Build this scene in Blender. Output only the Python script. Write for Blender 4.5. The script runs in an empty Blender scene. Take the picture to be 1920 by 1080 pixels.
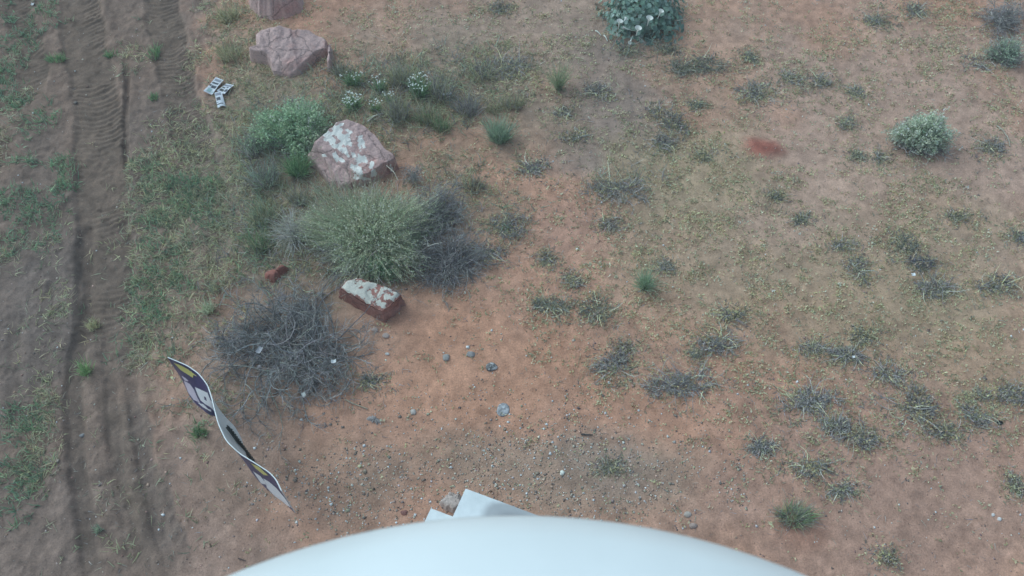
import bpy, math, random
import numpy as np

# ------------------------------------------------------------------ camera, sky, sun, exposure
H = 9.5                       # camera height above the ground, on its pole
PITCH = math.radians(58.0)    # looking steeply down
FPX = 1663.0                  # focal length in pixels of the 1920 px wide photograph
sc = bpy.context.scene
col = sc.collection
cam_d = bpy.data.cameras.new('camera')
cam = bpy.data.objects.new('camera', cam_d)
col.objects.link(cam)
cam.location = (0, 0, H)
cam.rotation_euler = (math.pi / 2 - PITCH, 0, 0)
cam_d.sensor_width = 36.0
cam_d.lens = FPX / 1920.0 * 36.0
cam_d.clip_start = 0.02
cam_d.clip_end = 2000.0
cam_d.dof.use_dof = True
cam_d.dof.focus_distance = 10.5
cam_d.dof.aperture_fstop = 22.0
sc.camera = cam

SUN_EL, SUN_AZ = math.radians(48.0), math.radians(-60.0)
world = bpy.data.worlds.new('World')
sc.world = world
world.use_nodes = True
wn = world.node_tree.nodes
wl = world.node_tree.links
bg = wn['Background']
sky = wn.new('ShaderNodeTexSky')
sky.sky_type = 'NISHITA'
sky.sun_disc = False
sky.sun_elevation = SUN_EL
sky.sun_rotation = SUN_AZ
sky.air_density = 1.0
sky.dust_density = 4.0
sky.ozone_density = 1.0
whit = wn.new('ShaderNodeMix')            # an overcast: the blue washed out to cloud grey
whit.data_type = 'RGBA'
whit.inputs[0].default_value = 0.55
bw = wn.new('ShaderNodeRGBToBW')
tintn = wn.new('ShaderNodeMix')
tintn.data_type = 'RGBA'
tintn.blend_type = 'MULTIPLY'
tintn.inputs[0].default_value = 1.0
tintn.inputs[7].default_value = (0.90, 1.0, 1.04, 1)
wl.new(sky.outputs[0], bw.inputs[0])
wl.new(bw.outputs[0], tintn.inputs[6])
wl.new(sky.outputs[0], whit.inputs[6])
wl.new(tintn.outputs[2], whit.inputs[7])
cool = wn.new('ShaderNodeMix')            # cool cast of the early, clouded morning
cool.data_type = 'RGBA'; cool.blend_type = 'MULTIPLY'; cool.inputs[0].default_value = 1.0
cool.inputs[7].default_value = (0.86, 1.14, 1.28, 1)
wl.new(whit.outputs[2], cool.inputs[6])
wl.new(cool.outputs[2], bg.inputs[0])
bg.inputs[1].default_value = 0.15

sun_d = bpy.data.lights.new('sun', 'SUN')
sun_d.energy = 0.6
sun_d.angle = math.radians(100)
sun_d.color = (1.0, 0.99, 0.96)
sun = bpy.data.objects.new('sun', sun_d)
col.objects.link(sun)
# the sky's sun stands towards (sin az, cos az); the lamp shines from there
sun.rotation_euler = (math.pi / 2 - SUN_EL, 0, math.pi - SUN_AZ)
sun.location = (0, 0, 30)

sc.view_settings.view_transform = 'Standard'
sc.view_settings.look = 'None'
sc.view_settings.exposure = 0.0
sc.view_settings.gamma = 1.0
sc.view_settings.use_curve_mapping = False
sc.cycles.filter_width = 1.5
sc.cycles.max_bounces = 6
sc.cycles.diffuse_bounces = 4
sc.cycles.volume_bounces = 0

# ------------------------------------------------------------------ measuring helpers
SP, CP = math.sin(PITCH), math.cos(PITCH)
def ground_pt(px, py, z=0.0):
    """where the line of sight through a point of the photograph meets height z"""
    u = (np.asarray(px, float) - 960.0) / FPX
    v = (np.asarray(py, float) - 540.0) / FPX
    t = (H - z) / (SP + v * CP)
    return np.stack([u * t, (CP - v * SP) * t, np.zeros_like(u) + z], -1)
def proj(P):
    P = np.asarray(P, float)
    x, y, z = P[..., 0], P[..., 1], P[..., 2] - H
    d = y * CP - z * SP
    return 960 + FPX * x / d, 540 + FPX * (-(y * SP + z * CP)) / d
def px_per_m(px, py, z=0.0):
    v = (py - 540.0) / FPX
    return FPX * (SP + v * CP) / (H - z)

# ------------------------------------------------------------------ noise
def _hash(ix, iy, seed):
    h = (ix.astype(np.int64) * 374761393 + iy.astype(np.int64) * 668265263 + seed * 144665) & 0xffffffff
    h = ((h ^ (h >> 13)) * 1274126177) & 0xffffffff
    h = h ^ (h >> 16)
    return (h & 0xffff) / 65535.0
def vnoise(x, y, scale, seed=0):
    x = np.asarray(x, float) / scale
    y = np.asarray(y, float) / scale
    ix, iy = np.floor(x), np.floor(y)
    fx, fy = x - ix, y - iy
    fx = fx * fx * (3 - 2 * fx)
    fy = fy * fy * (3 - 2 * fy)
    a, b = _hash(ix, iy, seed), _hash(ix + 1, iy, seed)
    c, d = _hash(ix, iy + 1, seed), _hash(ix + 1, iy + 1, seed)
    return (a + (b - a) * fx) * (1 - fy) + (c + (d - c) * fx) * fy - 0.5
def fbm(x, y, scale, seed=0, octv=4, gain=0.5):
    r = 0
    a = 1.0
    for k in range(octv):
        cs, sn = math.cos(0.6 * k), math.sin(0.6 * k)
        r = r + a * vnoise(x * cs - y * sn, x * sn + y * cs, scale, seed + 17 * k)
        a *= gain
        scale *= 0.5
    return r
def smooth(e0, e1, x):
    t = np.clip((x - e0) / (e1 - e0), 0, 1)
    return t * t * (3 - 2 * t)

# ------------------------------------------------------------------ tracks and ground height
def path_world(pts):
    w = ground_pt([p[0] for p in pts], [p[1] for p in pts])[:, :2]
    out = []
    for i in range(len(w) - 1):
        n = 6
        for k in range(n):
            out.append(w[i] + (w[i + 1] - w[i]) * k / n)
    out.append(w[-1])
    out = np.array(out)
    for _ in range(3):
        out[1:-1] = (out[:-2] + 2 * out[1:-1] + out[2:]) / 4
    return out
def path_dist(x, y, P):
    """distance along, signed distance across the path"""
    s0 = np.concatenate([[0], np.cumsum(np.linalg.norm(np.diff(P, axis=0), axis=1))])
    lo, hi = P.min(0) - 1.2, P.max(0) + 1.2
    near = (x > lo[0]) & (x < hi[0]) & (y > lo[1]) & (y < hi[1])
    S_, T_, E_ = np.zeros(np.shape(x)), np.full(np.shape(x), 1e3), np.zeros(np.shape(x))
    x, y = x[near], y[near]
    best = np.full(np.shape(x), 1e9)
    ss = np.zeros(np.shape(x))
    tt = np.full(np.shape(x), 1e3)
    for i in range(len(P) - 1):
        d = P[i + 1] - P[i]
        L = math.hypot(*d)
        d = d / L
        qx, qy = x - P[i, 0], y - P[i, 1]
        a = np.clip(qx * d[0] + qy * d[1], 0, L)
        rx, ry = qx - a * d[0], qy - a * d[1]
        r2 = rx * rx + ry * ry
        m = r2 < best
        best = np.where(m, r2, best)
        ss = np.where(m, s0[i] + a, ss)
        tt = np.where(m, np.sqrt(r2) * np.sign(d[0] * ry - d[1] * rx + 1e-12), tt)
    S_[near], T_[near] = ss, tt
    E_[near] = smooth(0.0, 0.7, ss) * smooth(0.0, 0.7, s0[-1] - ss)      # fades out at both ends
    return S_, T_, E_
TRACKS = [  # pixel path, half width m, depth, lug height, lug pitch, lug shape
    (path_world([(135, -80), (150, 30), (178, 170), (186, 300), (194, 420), (200, 560), (196, 680)]), 0.33, 0.035, 0.019, 0.092, 0.10),
    (path_world([(288, -80), (302, 20), (330, 140), (352, 230), (385, 330)]), 0.26, 0.026, 0.017, 0.085, 0.09),
    (path_world([(20, -60), (40, 40), (62, 120), (50, 220)]), 0.22, 0.016, 0.010, 0.085, 0.09),
    (path_world([(215, 700), (235, 800), (262, 900), (300, 1010), (340, 1110)]), 0.25, 0.010, 0.008, 0.16, 0.16),
]
RUT = path_world([(158, 380), (156, 520), (152, 640), (138, 720), (140, 800), (145, 880), (158, 960), (168, 1040), (176, 1130)])
RUT2 = path_world([(30, 560), (30, 700), (36, 820)])
RUT3 = path_world([(200, 600), (208, 760), (222, 900), (246, 1010), (262, 1110)])
RUT4 = path_world([(240, 690), (258, 820), (284, 940), (316, 1050), (330, 1110)])
RUT5 = path_world([(238, 100), (236, 180), (234, 280), (240, 360)])  # ridge edge beside the main track, its shade also painted dark
RUT6 = path_world([(408, 380), (404, 470), (402, 560)])
def ground_z(x, y, full=False):
    x = np.asarray(x, float)
    y = np.asarray(y, float)
    z = 0.07 * fbm(x, y, 2.6, 3, 3) + 0.022 * fbm(x, y, 0.5, 9, 3) + 0.010 * fbm(x, y, 0.12, 21, 2)
    near = (np.abs(x) < 16) & (y > -2) & (y < 22)
    trk = np.zeros_like(z)
    damp_shade = np.zeros_like(z)
    lugs = np.zeros_like(z)
    for i, (P, hw, dep, lug, pitch, cv) in enumerate(TRACKS):
        s, t, e = path_dist(x, y, P)
        a = np.abs(t + .10 * fbm(x, y, .45, 80 + i, 3)) / hw
        m = (1 - smooth(0.85, 1.12, a)) * e
        brk = smooth(-0.32, 0.05, fbm(x, y, 0.7, 40 + i, 2))
        lf = lug * (0.5 + 0.5 * np.sin(2 * np.pi * (s + cv * np.abs(a) ** 1.5 + 0.05 * fbm(x, y, 0.35, 60 + i, 2)) / pitch)) ** 1.6
        z = z - m * dep + m * brk * lf + 0.012 * e * np.exp(-((a - 1.18) / 0.20) ** 2) * brk * (0.4 + 1.6 * (0.5 + fbm(x, y, 0.18, 90 + i, 2)))
        trk = np.maximum(trk, m)
        lugs = np.maximum(lugs, m * brk * (lf / lug))
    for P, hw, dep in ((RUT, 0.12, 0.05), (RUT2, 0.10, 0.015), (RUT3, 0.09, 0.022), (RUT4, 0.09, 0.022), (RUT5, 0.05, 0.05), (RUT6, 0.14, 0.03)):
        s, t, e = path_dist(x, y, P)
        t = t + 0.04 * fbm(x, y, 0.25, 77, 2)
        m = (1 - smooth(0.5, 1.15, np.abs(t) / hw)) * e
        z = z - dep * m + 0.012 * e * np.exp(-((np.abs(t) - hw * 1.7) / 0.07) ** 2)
        damp_shade = np.maximum(damp_shade, m * (1.0 if P is RUT else .5))
    clod = np.clip((-3.2 - x) / 1.4, 0, 1)
    z = z + clod * (0.030 * fbm(x, y, 0.16, 131, 3) + 0.03 * np.maximum(fbm(x, y, 0.07, 137, 2), 0.15) - .0045)
    c = ground_pt(1432, 280)
    z = z + 0.07 * np.exp(-(((x - c[0]) / 0.30) ** 2 + ((y - c[1]) / 0.22) ** 2))
    if full:
        return z, trk, damp_shade, lugs
    return z
def gz(x, y):
    return float(ground_z(np.array([x]), np.array([y]))[0])

# ------------------------------------------------------------------ mesh helpers
def link(o, parent=None):
    col.objects.link(o)
    if parent is not None:
        o.parent = parent
    return o
def make_mesh(name, V, F, mat, parent=None, tint=None, smooth_sh=False, loc=None, extra=None):
    """V (n,3); F (m,k) array of quads or triangles or a list of such arrays; tint per vertex rgb"""
    me = bpy.data.meshes.new(name)
    V = np.asarray(V, np.float32)
    Fs = F if isinstance(F, list) else [F]
    Fs = [np.asarray(f, np.int32) for f in Fs if len(f)]
    nl = sum(f.size for f in Fs)
    npoly = sum(len(f) for f in Fs)
    me.vertices.add(len(V))
    me.vertices.foreach_set('co', V.ravel())
    me.loops.add(nl)
    me.loops.foreach_set('vertex_index', np.concatenate([f.ravel() for f in Fs]))
    me.polygons.add(npoly)
    starts, o = [], 0
    for f in Fs:
        starts.append(o + np.arange(len(f)) * f.shape[1])
        o += f.size
    me.polygons.foreach_set('loop_start', np.concatenate(starts).astype(np.int32))
    if smooth_sh:
        me.polygons.foreach_set('use_smooth', np.ones(npoly, bool))
    if tint is not None:
        a = me.color_attributes.new('tint', 'FLOAT_COLOR', 'POINT')
        t = np.ones((len(V), 4), np.float32)
        t[:, :3] = tint
        a.data.foreach_set('color', t.ravel())
    for k, arr in (extra or {}).items():
        a = me.attributes.new(k, 'FLOAT', 'POINT')
        a.data.foreach_set('value', np.asarray(arr, np.float32).ravel())
    me.update(calc_edges=True)
    me.validate()
    me.materials.append(mat)
    ob = bpy.data.objects.new(name, me)
    if loc is not None:
        ob.location = loc
    return link(ob, parent)
def thing(name, label, cat, loc=(0, 0, 0), group=None):
    o = bpy.data.objects.new(name, None)
    o.empty_display_size = 0.2
    o.location = loc
    link(o)
    return tag(o, label, cat, group)
def tag(o, label, cat, group=None):
    o['label'] = label
    o['category'] = cat
    if group:
        o['group'] = group
    return o
def join(parts):
    """[(V, F, tint)] -> one"""
    Vs, Fq, Ts, o = [], {}, [], 0
    for V, F, T in parts:
        if len(V) == 0:
            continue
        Vs.append(V)
        Ts.append(np.broadcast_to(T, (len(V), 3)))
        for f in (F if isinstance(F, list) else [F]):
            Fq.setdefault(f.shape[1], []).append(f + o)
        o += len(V)
    return np.concatenate(Vs), [np.concatenate(v) for v in Fq.values()], np.concatenate(Ts)

# ------------------------------------------------------------------ materials
def new_mat(name):
    m = bpy.data.materials.new(name)
    m.use_nodes = True
    return m, m.node_tree.nodes, m.node_tree.links, m.node_tree.nodes['Principled BSDF']
def plant_mat(name, rough=0.85, transl=0.0, vary=0.5):
    m, n, l, b = new_mat(name)
    at = n.new('ShaderNodeAttribute'); at.attribute_name = 'tint'
    tc = n.new('ShaderNodeTexCoord')
    nz = n.new('ShaderNodeTexNoise'); nz.inputs['Scale'].default_value = 35.0; nz.inputs['Detail'].default_value = 3
    mr = n.new('ShaderNodeMapRange')
    mr.inputs[1].default_value = 0.3; mr.inputs[2].default_value = 0.7
    mr.inputs[3].default_value = 1 - vary * 0.5; mr.inputs[4].default_value = 1 + vary * 0.5
    mx = n.new('ShaderNodeVectorMath'); mx.operation = 'SCALE'
    l.new(tc.outputs['Object'], nz.inputs['Vector'])
    l.new(nz.outputs[0], mr.inputs[0])
    l.new(at.outputs['Color'], mx.inputs[0]); l.new(mr.outputs[0], mx.inputs['Scale'])
    l.new(mx.outputs[0], b.inputs['Base Color'])
    b.inputs['Roughness'].default_value = rough
    b.inputs['Specular IOR Level'].default_value = 0.2
    if transl:
        tr = n.new('ShaderNodeBsdfTranslucent')
        l.new(mx.outputs[0], tr.inputs[0])
        ms = n.new('ShaderNodeMixShader'); ms.inputs[0].default_value = transl
        l.new(b.outputs[0], ms.inputs[1]); l.new(tr.outputs[0], ms.inputs[2])
        l.new(ms.outputs[0], n['Material Output'].inputs[0])
    return m
M_LEAF = plant_mat('leaf', 0.7, 0.40)
M_TWIG = plant_mat('dry_twig', 0.9, 0.15)
M_FLOWER = plant_mat('petal', 0.6, 0.2, 0.1)
M_STONE = plant_mat('stone', 0.9, 0, 0.5)
def rock_mat(name, c1, c2, c3, scale=3.0, spot=None, spot_lo=0.5, bump=0.5, paint=None):
    m, n, l, b = new_mat(name)
    tc = n.new('ShaderNodeTexCoord')
    n1 = n.new('ShaderNodeTexNoise'); n1.inputs['Scale'].default_value = scale; n1.inputs['Detail'].default_value = 6
    n1.inputs['Roughness'].default_value = 0.65
    n2 = n.new('ShaderNodeTexNoise'); n2.inputs['Scale'].default_value = 40; n2.inputs['Detail'].default_value = 5
    cr = n.new('ShaderNodeValToRGB')
    cr.color_ramp.elements[0].position = 0.36; cr.color_ramp.elements[0].color = (*c1, 1)
    cr.color_ramp.elements[1].position = 0.64; cr.color_ramp.elements[1].color = (*c3, 1)
    e = cr.color_ramp.elements.new(0.5); e.color = (*c2, 1)
    l.new(tc.outputs['Object'], n1.inputs['Vector']); l.new(tc.outputs['Object'], n2.inputs['Vector'])
    l.new(n1.outputs[0], cr.inputs[0])
    mr = n.new('ShaderNodeMapRange'); mr.inputs[1].default_value = .3; mr.inputs[2].default_value = .7
    mr.inputs[3].default_value = .8; mr.inputs[4].default_value = 1.2
    l.new(n2.outputs[0], mr.inputs[0])
    mx = n.new('ShaderNodeVectorMath'); mx.operation = 'SCALE'
    l.new(cr.outputs[0], mx.inputs[0]); l.new(mr.outputs[0], mx.inputs['Scale'])
    out = mx.outputs[0]
    vz = n.new('ShaderNodeTexVoronoi'); vz.feature = 'DISTANCE_TO_EDGE'; vz.inputs['Scale'].default_value = 2.3
    wv = n.new('ShaderNodeVectorMath'); wv.operation = 'MULTIPLY_ADD'
    wv.inputs[1].default_value = (.35, .35, .35)
    l.new(n1.outputs['Color'], wv.inputs[0]); l.new(tc.outputs['Object'], wv.inputs[2])
    l.new(wv.outputs[0], vz.inputs['Vector'])
    ck = n.new('ShaderNodeMapRange'); ck.inputs[1].default_value = .0; ck.inputs[2].default_value = .028
    ck.inputs[3].default_value = .52; ck.inputs[4].default_value = 1.0
    l.new(vz.outputs['Distance'], ck.inputs[0])
    mk = n.new('ShaderNodeVectorMath'); mk.operation = 'SCALE'
    l.new(out, mk.inputs[0]); l.new(ck.outputs[0], mk.inputs['Scale'])
    out = mk.outputs[0]
    if paint is not None:
        at = n.new('ShaderNodeAttribute'); at.attribute_name = 'crust'
        n3 = n.new('ShaderNodeTexNoise'); n3.inputs['Scale'].default_value = 16; n3.inputs['Detail'].default_value = 4
        l.new(tc.outputs['Object'], n3.inputs['Vector'])
        ad = n.new('ShaderNodeMath'); ad.operation = 'ADD'
        sb = n.new('ShaderNodeMath'); sb.operation = 'SUBTRACT'; sb.inputs[1].default_value = 0.5
        ml = n.new('ShaderNodeMath'); ml.operation = 'MULTIPLY'; ml.inputs[1].default_value = 1.5
        l.new(n3.outputs[0], sb.inputs[0]); l.new(sb.outputs[0], ml.inputs[0])
        l.new(ml.outputs[0], ad.inputs[0]); l.new(at.outputs['Fac'], ad.inputs[1])
        r2 = n.new('ShaderNodeMapRange'); r2.inputs[1].default_value = .46; r2.inputs[2].default_value = .54
        l.new(ad.outputs[0], r2.inputs[0])
        mm = n.new('ShaderNodeMix'); mm.data_type = 'RGBA'
        l.new(r2.outputs[0], mm.inputs[0]); l.new(out, mm.inputs[6]); mm.inputs[7].default_value = (*paint, 1)
        out = mm.outputs[2]
    l.new(out, b.inputs['Base Color'])
    b.inputs['Roughness'].default_value = 0.9
    bp = n.new('ShaderNodeBump'); bp.inputs['Strength'].default_value = bump; bp.inputs['Distance'].default_value = 0.02
    hs = n.new('ShaderNodeMath'); hs.operation = 'ADD'
    l.new(n2.outputs[0], hs.inputs[0]); l.new(ck.outputs[0], hs.inputs[1])
    l.new(hs.outputs[0], bp.inputs['Height']); l.new(bp.outputs[0], b.inputs['Normal'])
    return m
def plain_mat(name, c, rough=0.5, metal=0.0, dirt=0.1, scale=8.0, dirt_c=None):
    m, n, l, b = new_mat(name)
    tc = n.new('ShaderNodeTexCoord')
    nz = n.new('ShaderNodeTexNoise'); nz.inputs['Scale'].default_value = scale; nz.inputs['Detail'].default_value = 5
    l.new(tc.outputs['Object'], nz.inputs['Vector'])
    cr = n.new('ShaderNodeValToRGB')
    d = dirt_c or tuple(v * (1 - dirt) for v in c)
    cr.color_ramp.elements[0].position = .35; cr.color_ramp.elements[0].color = (*d, 1)
    cr.color_ramp.elements[1].position = .6; cr.color_ramp.elements[1].color = (*c, 1)
    l.new(nz.outputs[0], cr.inputs[0]); l.new(cr.outputs[0], b.inputs['Base Color'])
    b.inputs['Roughness'].default_value = rough
    b.inputs['Metallic'].default_value = metal
    return m

# ------------------------------------------------------------------ the ground
def axis(lo, hi, step, far):
    a = list(np.arange(lo, hi + step / 2, step))
    s, v = step, hi
    while v < far:
        s *= 1.5; v += s; a.append(v)
    s, v = step, lo
    while v > -far:
        s *= 1.5; v -= s; a.insert(0, v)
    return np.array(a)
def axis_x():
    d = np.concatenate([np.arange(-8.8, -3.2, 0.016), np.arange(-3.2, 8.8, 0.026)])
    a = axis(-8.8, 8.8, 0.03, 400)
    return np.concatenate([a[a < -8.81], d, a[a > 8.81]])
gx, gy = axis_x(), axis(1.6, 12.2, 0.019, 400)
X, Y = np.meshgrid(gx, gy)
xf, yf = X.ravel(), Y.ravel()
Z, TRK, DAMP_SHADE, LUG = ground_z(xf, yf, True)
SAND = np.array([0.445, 0.254, 0.186])
soil = np.tile(SAND, (len(xf), 1))
def blend(soil, w, c):
    return soil * (1 - w[:, None]) + np.array(c) * w[:, None]
def zone(px, py, rx, ry, x=None, y=None, seed=5, rough=0.7, nscale=0.8):
    """soft patch on the ground centred where the photo shows it; rx, ry in photo pixels"""
    x = xf if x is None else x
    y = yf if y is None else y
    c = ground_pt(px, py)
    k = px_per_m(px, py)
    el = math.sin(math.atan2(c[2] * 0 + H, math.hypot(c[0], c[1])))
    d = np.sqrt(((x - c[0]) / (rx / k)) ** 2 + ((y - c[1]) / (ry / k / el)) ** 2)
    return 1 - smooth(0.4, 1.35, d + rough * fbm(x, y, nscale, seed, 4))
n_big = fbm(xf, yf, 1.6, 101, 4)
n_mid = fbm(xf, yf, 0.35, 111, 4)
n_fin = fbm(xf, yf, 0.09, 121, 3)
soil = blend(soil, smooth(-0.1, 0.5, n_big) * 0.5, (0.40, 0.262, 0.205))
PATCH = [  # px, py, rx, ry, colour, weight
    (1650, 230, 420, 260, (0.415, 0.283, 0.232), 0.85),
    (1500, 420, 300, 160, (0.405, 0.277, 0.218), 0.7),
    (1000, 60, 330, 120, (0.335, 0.245, 0.202), 0.85),
    (1150, 190, 140, 150, (0.255, 0.195, 0.17), 0.9),
    (1330, 110, 130, 80, (0.45, 0.27, 0.20), 0.7),
    (800, 180, 260, 110, (0.27, 0.205, 0.16), 0.75),
    (850, 265, 110, 30, (0.37, 0.22, 0.16), 0.8),
    (500, 290, 170, 260, (0.25, 0.20, 0.155), 0.8),
    (650, 430, 280, 160, (0.27, 0.205, 0.155), 0.7),
    (540, 650, 200, 110, (0.31, 0.215, 0.17), 0.7),
    (330, 480, 200, 260, (0.235, 0.185, 0.155), 0.75),
    (415, 540, 40, 50, (0.29, 0.17, 0.125), 0.6),
    (1060, 440, 100, 60, (0.43, 0.25, 0.195), 0.6),
    (900, 700, 240, 160, (0.455, 0.242, 0.165), 0.8),
    (1290, 350, 180, 140, (0.355, 0.268, 0.185), 0.8),
    (1750, 490, 220, 120, (0.37, 0.272, 0.195), 0.6),
    (1480, 560, 330, 100, (0.385, 0.28, 0.195), 0.65),
    (1800, 650, 200, 110, (0.375, 0.268, 0.19), 0.65),
    (1280, 820, 300, 120, (0.435, 0.236, 0.166), 0.75),
    (1650, 920, 360, 200, (0.385, 0.236, 0.188), 0.75),
    (1010, 880, 330, 80, (0.33, 0.235, 0.185), 0.8),
    (1140, 880, 120, 80, (0.29, 0.215, 0.18), 0.7),
    (330, 960, 240, 200, (0.30, 0.21, 0.178), 0.8),
    (440, 850, 120, 130, (0.32, 0.215, 0.172), 0.8),
    (600, 900, 160, 90, (0.33, 0.215, 0.165), 0.6),
]
for i, (px, py, rx, ry, c, w) in enumerate(PATCH):
    soil = blend(soil, zone(px, py, rx, ry, seed=200 + i) * w, c)
# the dull brown of the driven track on the left
edge = path_world([(385, -80), (400, 120), (390, 260), (340, 420), (300, 560), (290, 700), (300, 850), (330, 1000), (340, 1120)])
ex = np.interp(yf, edge[::-1, 1], edge[::-1, 0])
side = ex - xf
w = smooth(-0.35, 0.7, side + 0.6 * n_mid)
soil = blend(soil, w * 0.9, (0.222, 0.172, 0.158))
soil = blend(soil, w * smooth(0.0, 0.35, n_big) * 0.6, (0.195, 0.155, 0.147))
soil = blend(soil, zone(70, 620, 110, 160, seed=301) * 0.8, (0.195, 0.16, 0.157))
soil = blend(soil, zone(60, 980, 130, 120, seed=302) * 0.6, (0.24, 0.187, 0.178))
soil = blend(soil, TRK * 0.75, (0.172, 0.133, 0.117))
soil = blend(soil, LUG * 0.4, (0.225, 0.177, 0.155))
soil = blend(soil, DAMP_SHADE * 0.8, (0.155, 0.122, 0.113))  # damp ruts, with the shade of their walls put into the colour
soil = blend(soil, zone(1432, 281, 40, 20, seed=310, rough=0.35, nscale=0.3) * 0.95, (0.29, 0.105, 0.082))
soil = blend(soil, zone(1500, 1000, 60, 40, seed=311) * 0.4, (0.36, 0.17, 0.12))
soil = soil * (1 + 0.17 * n_mid + 0.34 * n_fin)[:, None]
soil = np.clip(soil * (np.array([1.15, 1.075, 1.01])[None] * (1 - w[:, None] * np.array([.13, .17, .235])[None])), 0.03, 0.8)

def ground_mat():
    m, n, l, b = new_mat('desert_soil')
    at = n.new('ShaderNodeAttribute'); at.attribute_name = 'tint'
    tc = n.new('ShaderNodeTexCoord')
    def noise(sc_, det, ro=0.6):
        q = n.new('ShaderNodeTexNoise')
        q.inputs['Scale'].default_value = sc_; q.inputs['Detail'].default_value = det; q.inputs['Roughness'].default_value = ro
        l.new(tc.outputs['Object'], q.inputs['Vector'])
        return q
    n1, n2, n3 = noise(9, 6, 0.7), noise(55, 4, 0.7), noise(160, 2)
    def rng(src, a, b_, lo, hi):
        q = n.new('ShaderNodeMapRange')
        for i_, v in zip((1, 2, 3, 4), (a, b_, lo, hi)): q.inputs[i_].default_value = v
        l.new(src, q.inputs[0])
        return q.outputs[0]
    m1 = n.new('ShaderNodeMath'); m1.operation = 'MULTIPLY'
    l.new(rng(n1.outputs[0], .3, .7, .86, 1.14), m1.inputs[0]); l.new(rng(n2.outputs[0], .3, .7, .74, 1.26), m1.inputs[1])
    # small dark crumbs and pale grains of the soil itself
    vo = n.new('ShaderNodeTexVoronoi'); vo.inputs['Scale'].default_value = 27
    l.new(tc.outputs['Object'], vo.inputs['Vector'])
    crumb = rng(vo.outputs['Distance'], .10, .2, 1.0, 0.0)
    sep = n.new('ShaderNodeSeparateColor'); l.new(vo.outputs['Color'], sep.inputs[0])
    dark = rng(sep.outputs[0], .80, .82, 0, 0.5)
    pale = rng(sep.outputs[1], .90, .92, 0, 0.5)
    d2 = n.new('ShaderNodeMath'); d2.operation = 'MULTIPLY'; l.new(crumb, d2.inputs[0]); l.new(dark, d2.inputs[1])
    p2 = n.new('ShaderNodeMath'); p2.operation = 'MULTIPLY'; l.new(crumb, p2.inputs[0]); l.new(pale, p2.inputs[1])
    sc_ = n.new('ShaderNodeVectorMath'); sc_.operation = 'SCALE'
    l.new(at.outputs['Color'], sc_.inputs[0]); l.new(m1.outputs[0], sc_.inputs['Scale'])
    a1 = n.new('ShaderNodeMix'); a1.data_type = 'RGBA'
    l.new(d2.outputs[0], a1.inputs[0]); l.new(sc_.outputs[0], a1.inputs[6]); a1.inputs[7].default_value = (.07, .055, .05, 1)
    a2 = n.new('ShaderNodeMix'); a2.data_type = 'RGBA'
    l.new(p2.outputs[0], a2.inputs[0]); l.new(a1.outputs[2], a2.inputs[6]); a2.inputs[7].default_value = (.5, .44, .38, 1)
    l.new(a2.outputs[2], b.inputs['Base Color'])
    b.inputs['Roughness'].default_value = 0.95
    b.inputs['Specular IOR Level'].default_value = 0.1
    hsum = n.new('ShaderNodeMath'); hsum.operation = 'ADD'
    l.new(n2.outputs[0], hsum.inputs[0]); l.new(crumb, hsum.inputs[1])
    bp = n.new('ShaderNodeBump'); bp.inputs['Strength'].default_value = 0.7; bp.inputs['Distance'].default_value = 0.008
    l.new(hsum.outputs[0], bp.inputs['Height']); l.new(bp.outputs[0], b.inputs['Normal'])
    return m
ny, nx = X.shape
idx = np.arange(nx * ny).reshape(ny, nx)
F = np.stack([idx[:-1, :-1], idx[:-1, 1:], idx[1:, 1:], idx[1:, :-1]], -1).reshape(-1, 4)
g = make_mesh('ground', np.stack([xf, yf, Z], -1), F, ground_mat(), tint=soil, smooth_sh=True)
g['kind'] = 'structure'

# ------------------------------------------------------------------ plant builders
rs = np.random.RandomState(7)
def unit(v):
    return v / np.maximum(np.linalg.norm(v, axis=-1, keepdims=True), 1e-9)
def walk(p0, d0, L, S, wob, grav, floor=None, bend=None):
    N = len(p0)
    P = np.zeros((N, S + 1, 3))
    P[:, 0] = p0
    d = unit(d0)
    st = (np.asarray(L) / S)
    for k in range(S):
        d = unit(d + rs.normal(0, wob, (N, 3)) + np.array([0, 0, -grav]))
        if bend is not None:
            c, s = np.cos(bend), np.sin(bend)
            d = np.stack([d[:, 0] * c - d[:, 1] * s, d[:, 0] * s + d[:, 1] * c, d[:, 2]], -1)
        P[:, k + 1] = P[:, k] + d * st[:, None]
        if floor is not None:
            P[:, k + 1, 2] = np.maximum(P[:, k + 1, 2], floor)
    return P
def ribbons(P, w0, tint, taper=0.15):
    """flat blades along N paths; tint (N,3)"""
    N, S1, _ = P.shape
    d = np.gradient(P, axis=1)
    r = rs.normal(0, .7, (N, 1, 3)) + np.array([0, 0, 1.0])
    side = unit(np.cross(d, np.broadcast_to(r, d.shape)))
    t = np.linspace(0, 1, S1)
    w = (np.asarray(w0).reshape(-1, 1) * (1 - (1 - taper) * t ** 1.5))[:, :, None] * 0.5
    V = np.stack([P - side * w, P + side * w], 2).reshape(-1, 3)
    b = np.arange(N)[:, None] * (S1 * 2) + np.arange(S1 - 1)[None] * 2
    F = np.stack([b, b + 1, b + 3, b + 2], -1).reshape(-1, 4)
    return V, F, np.repeat(tint, S1 * 2, axis=0)
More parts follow.
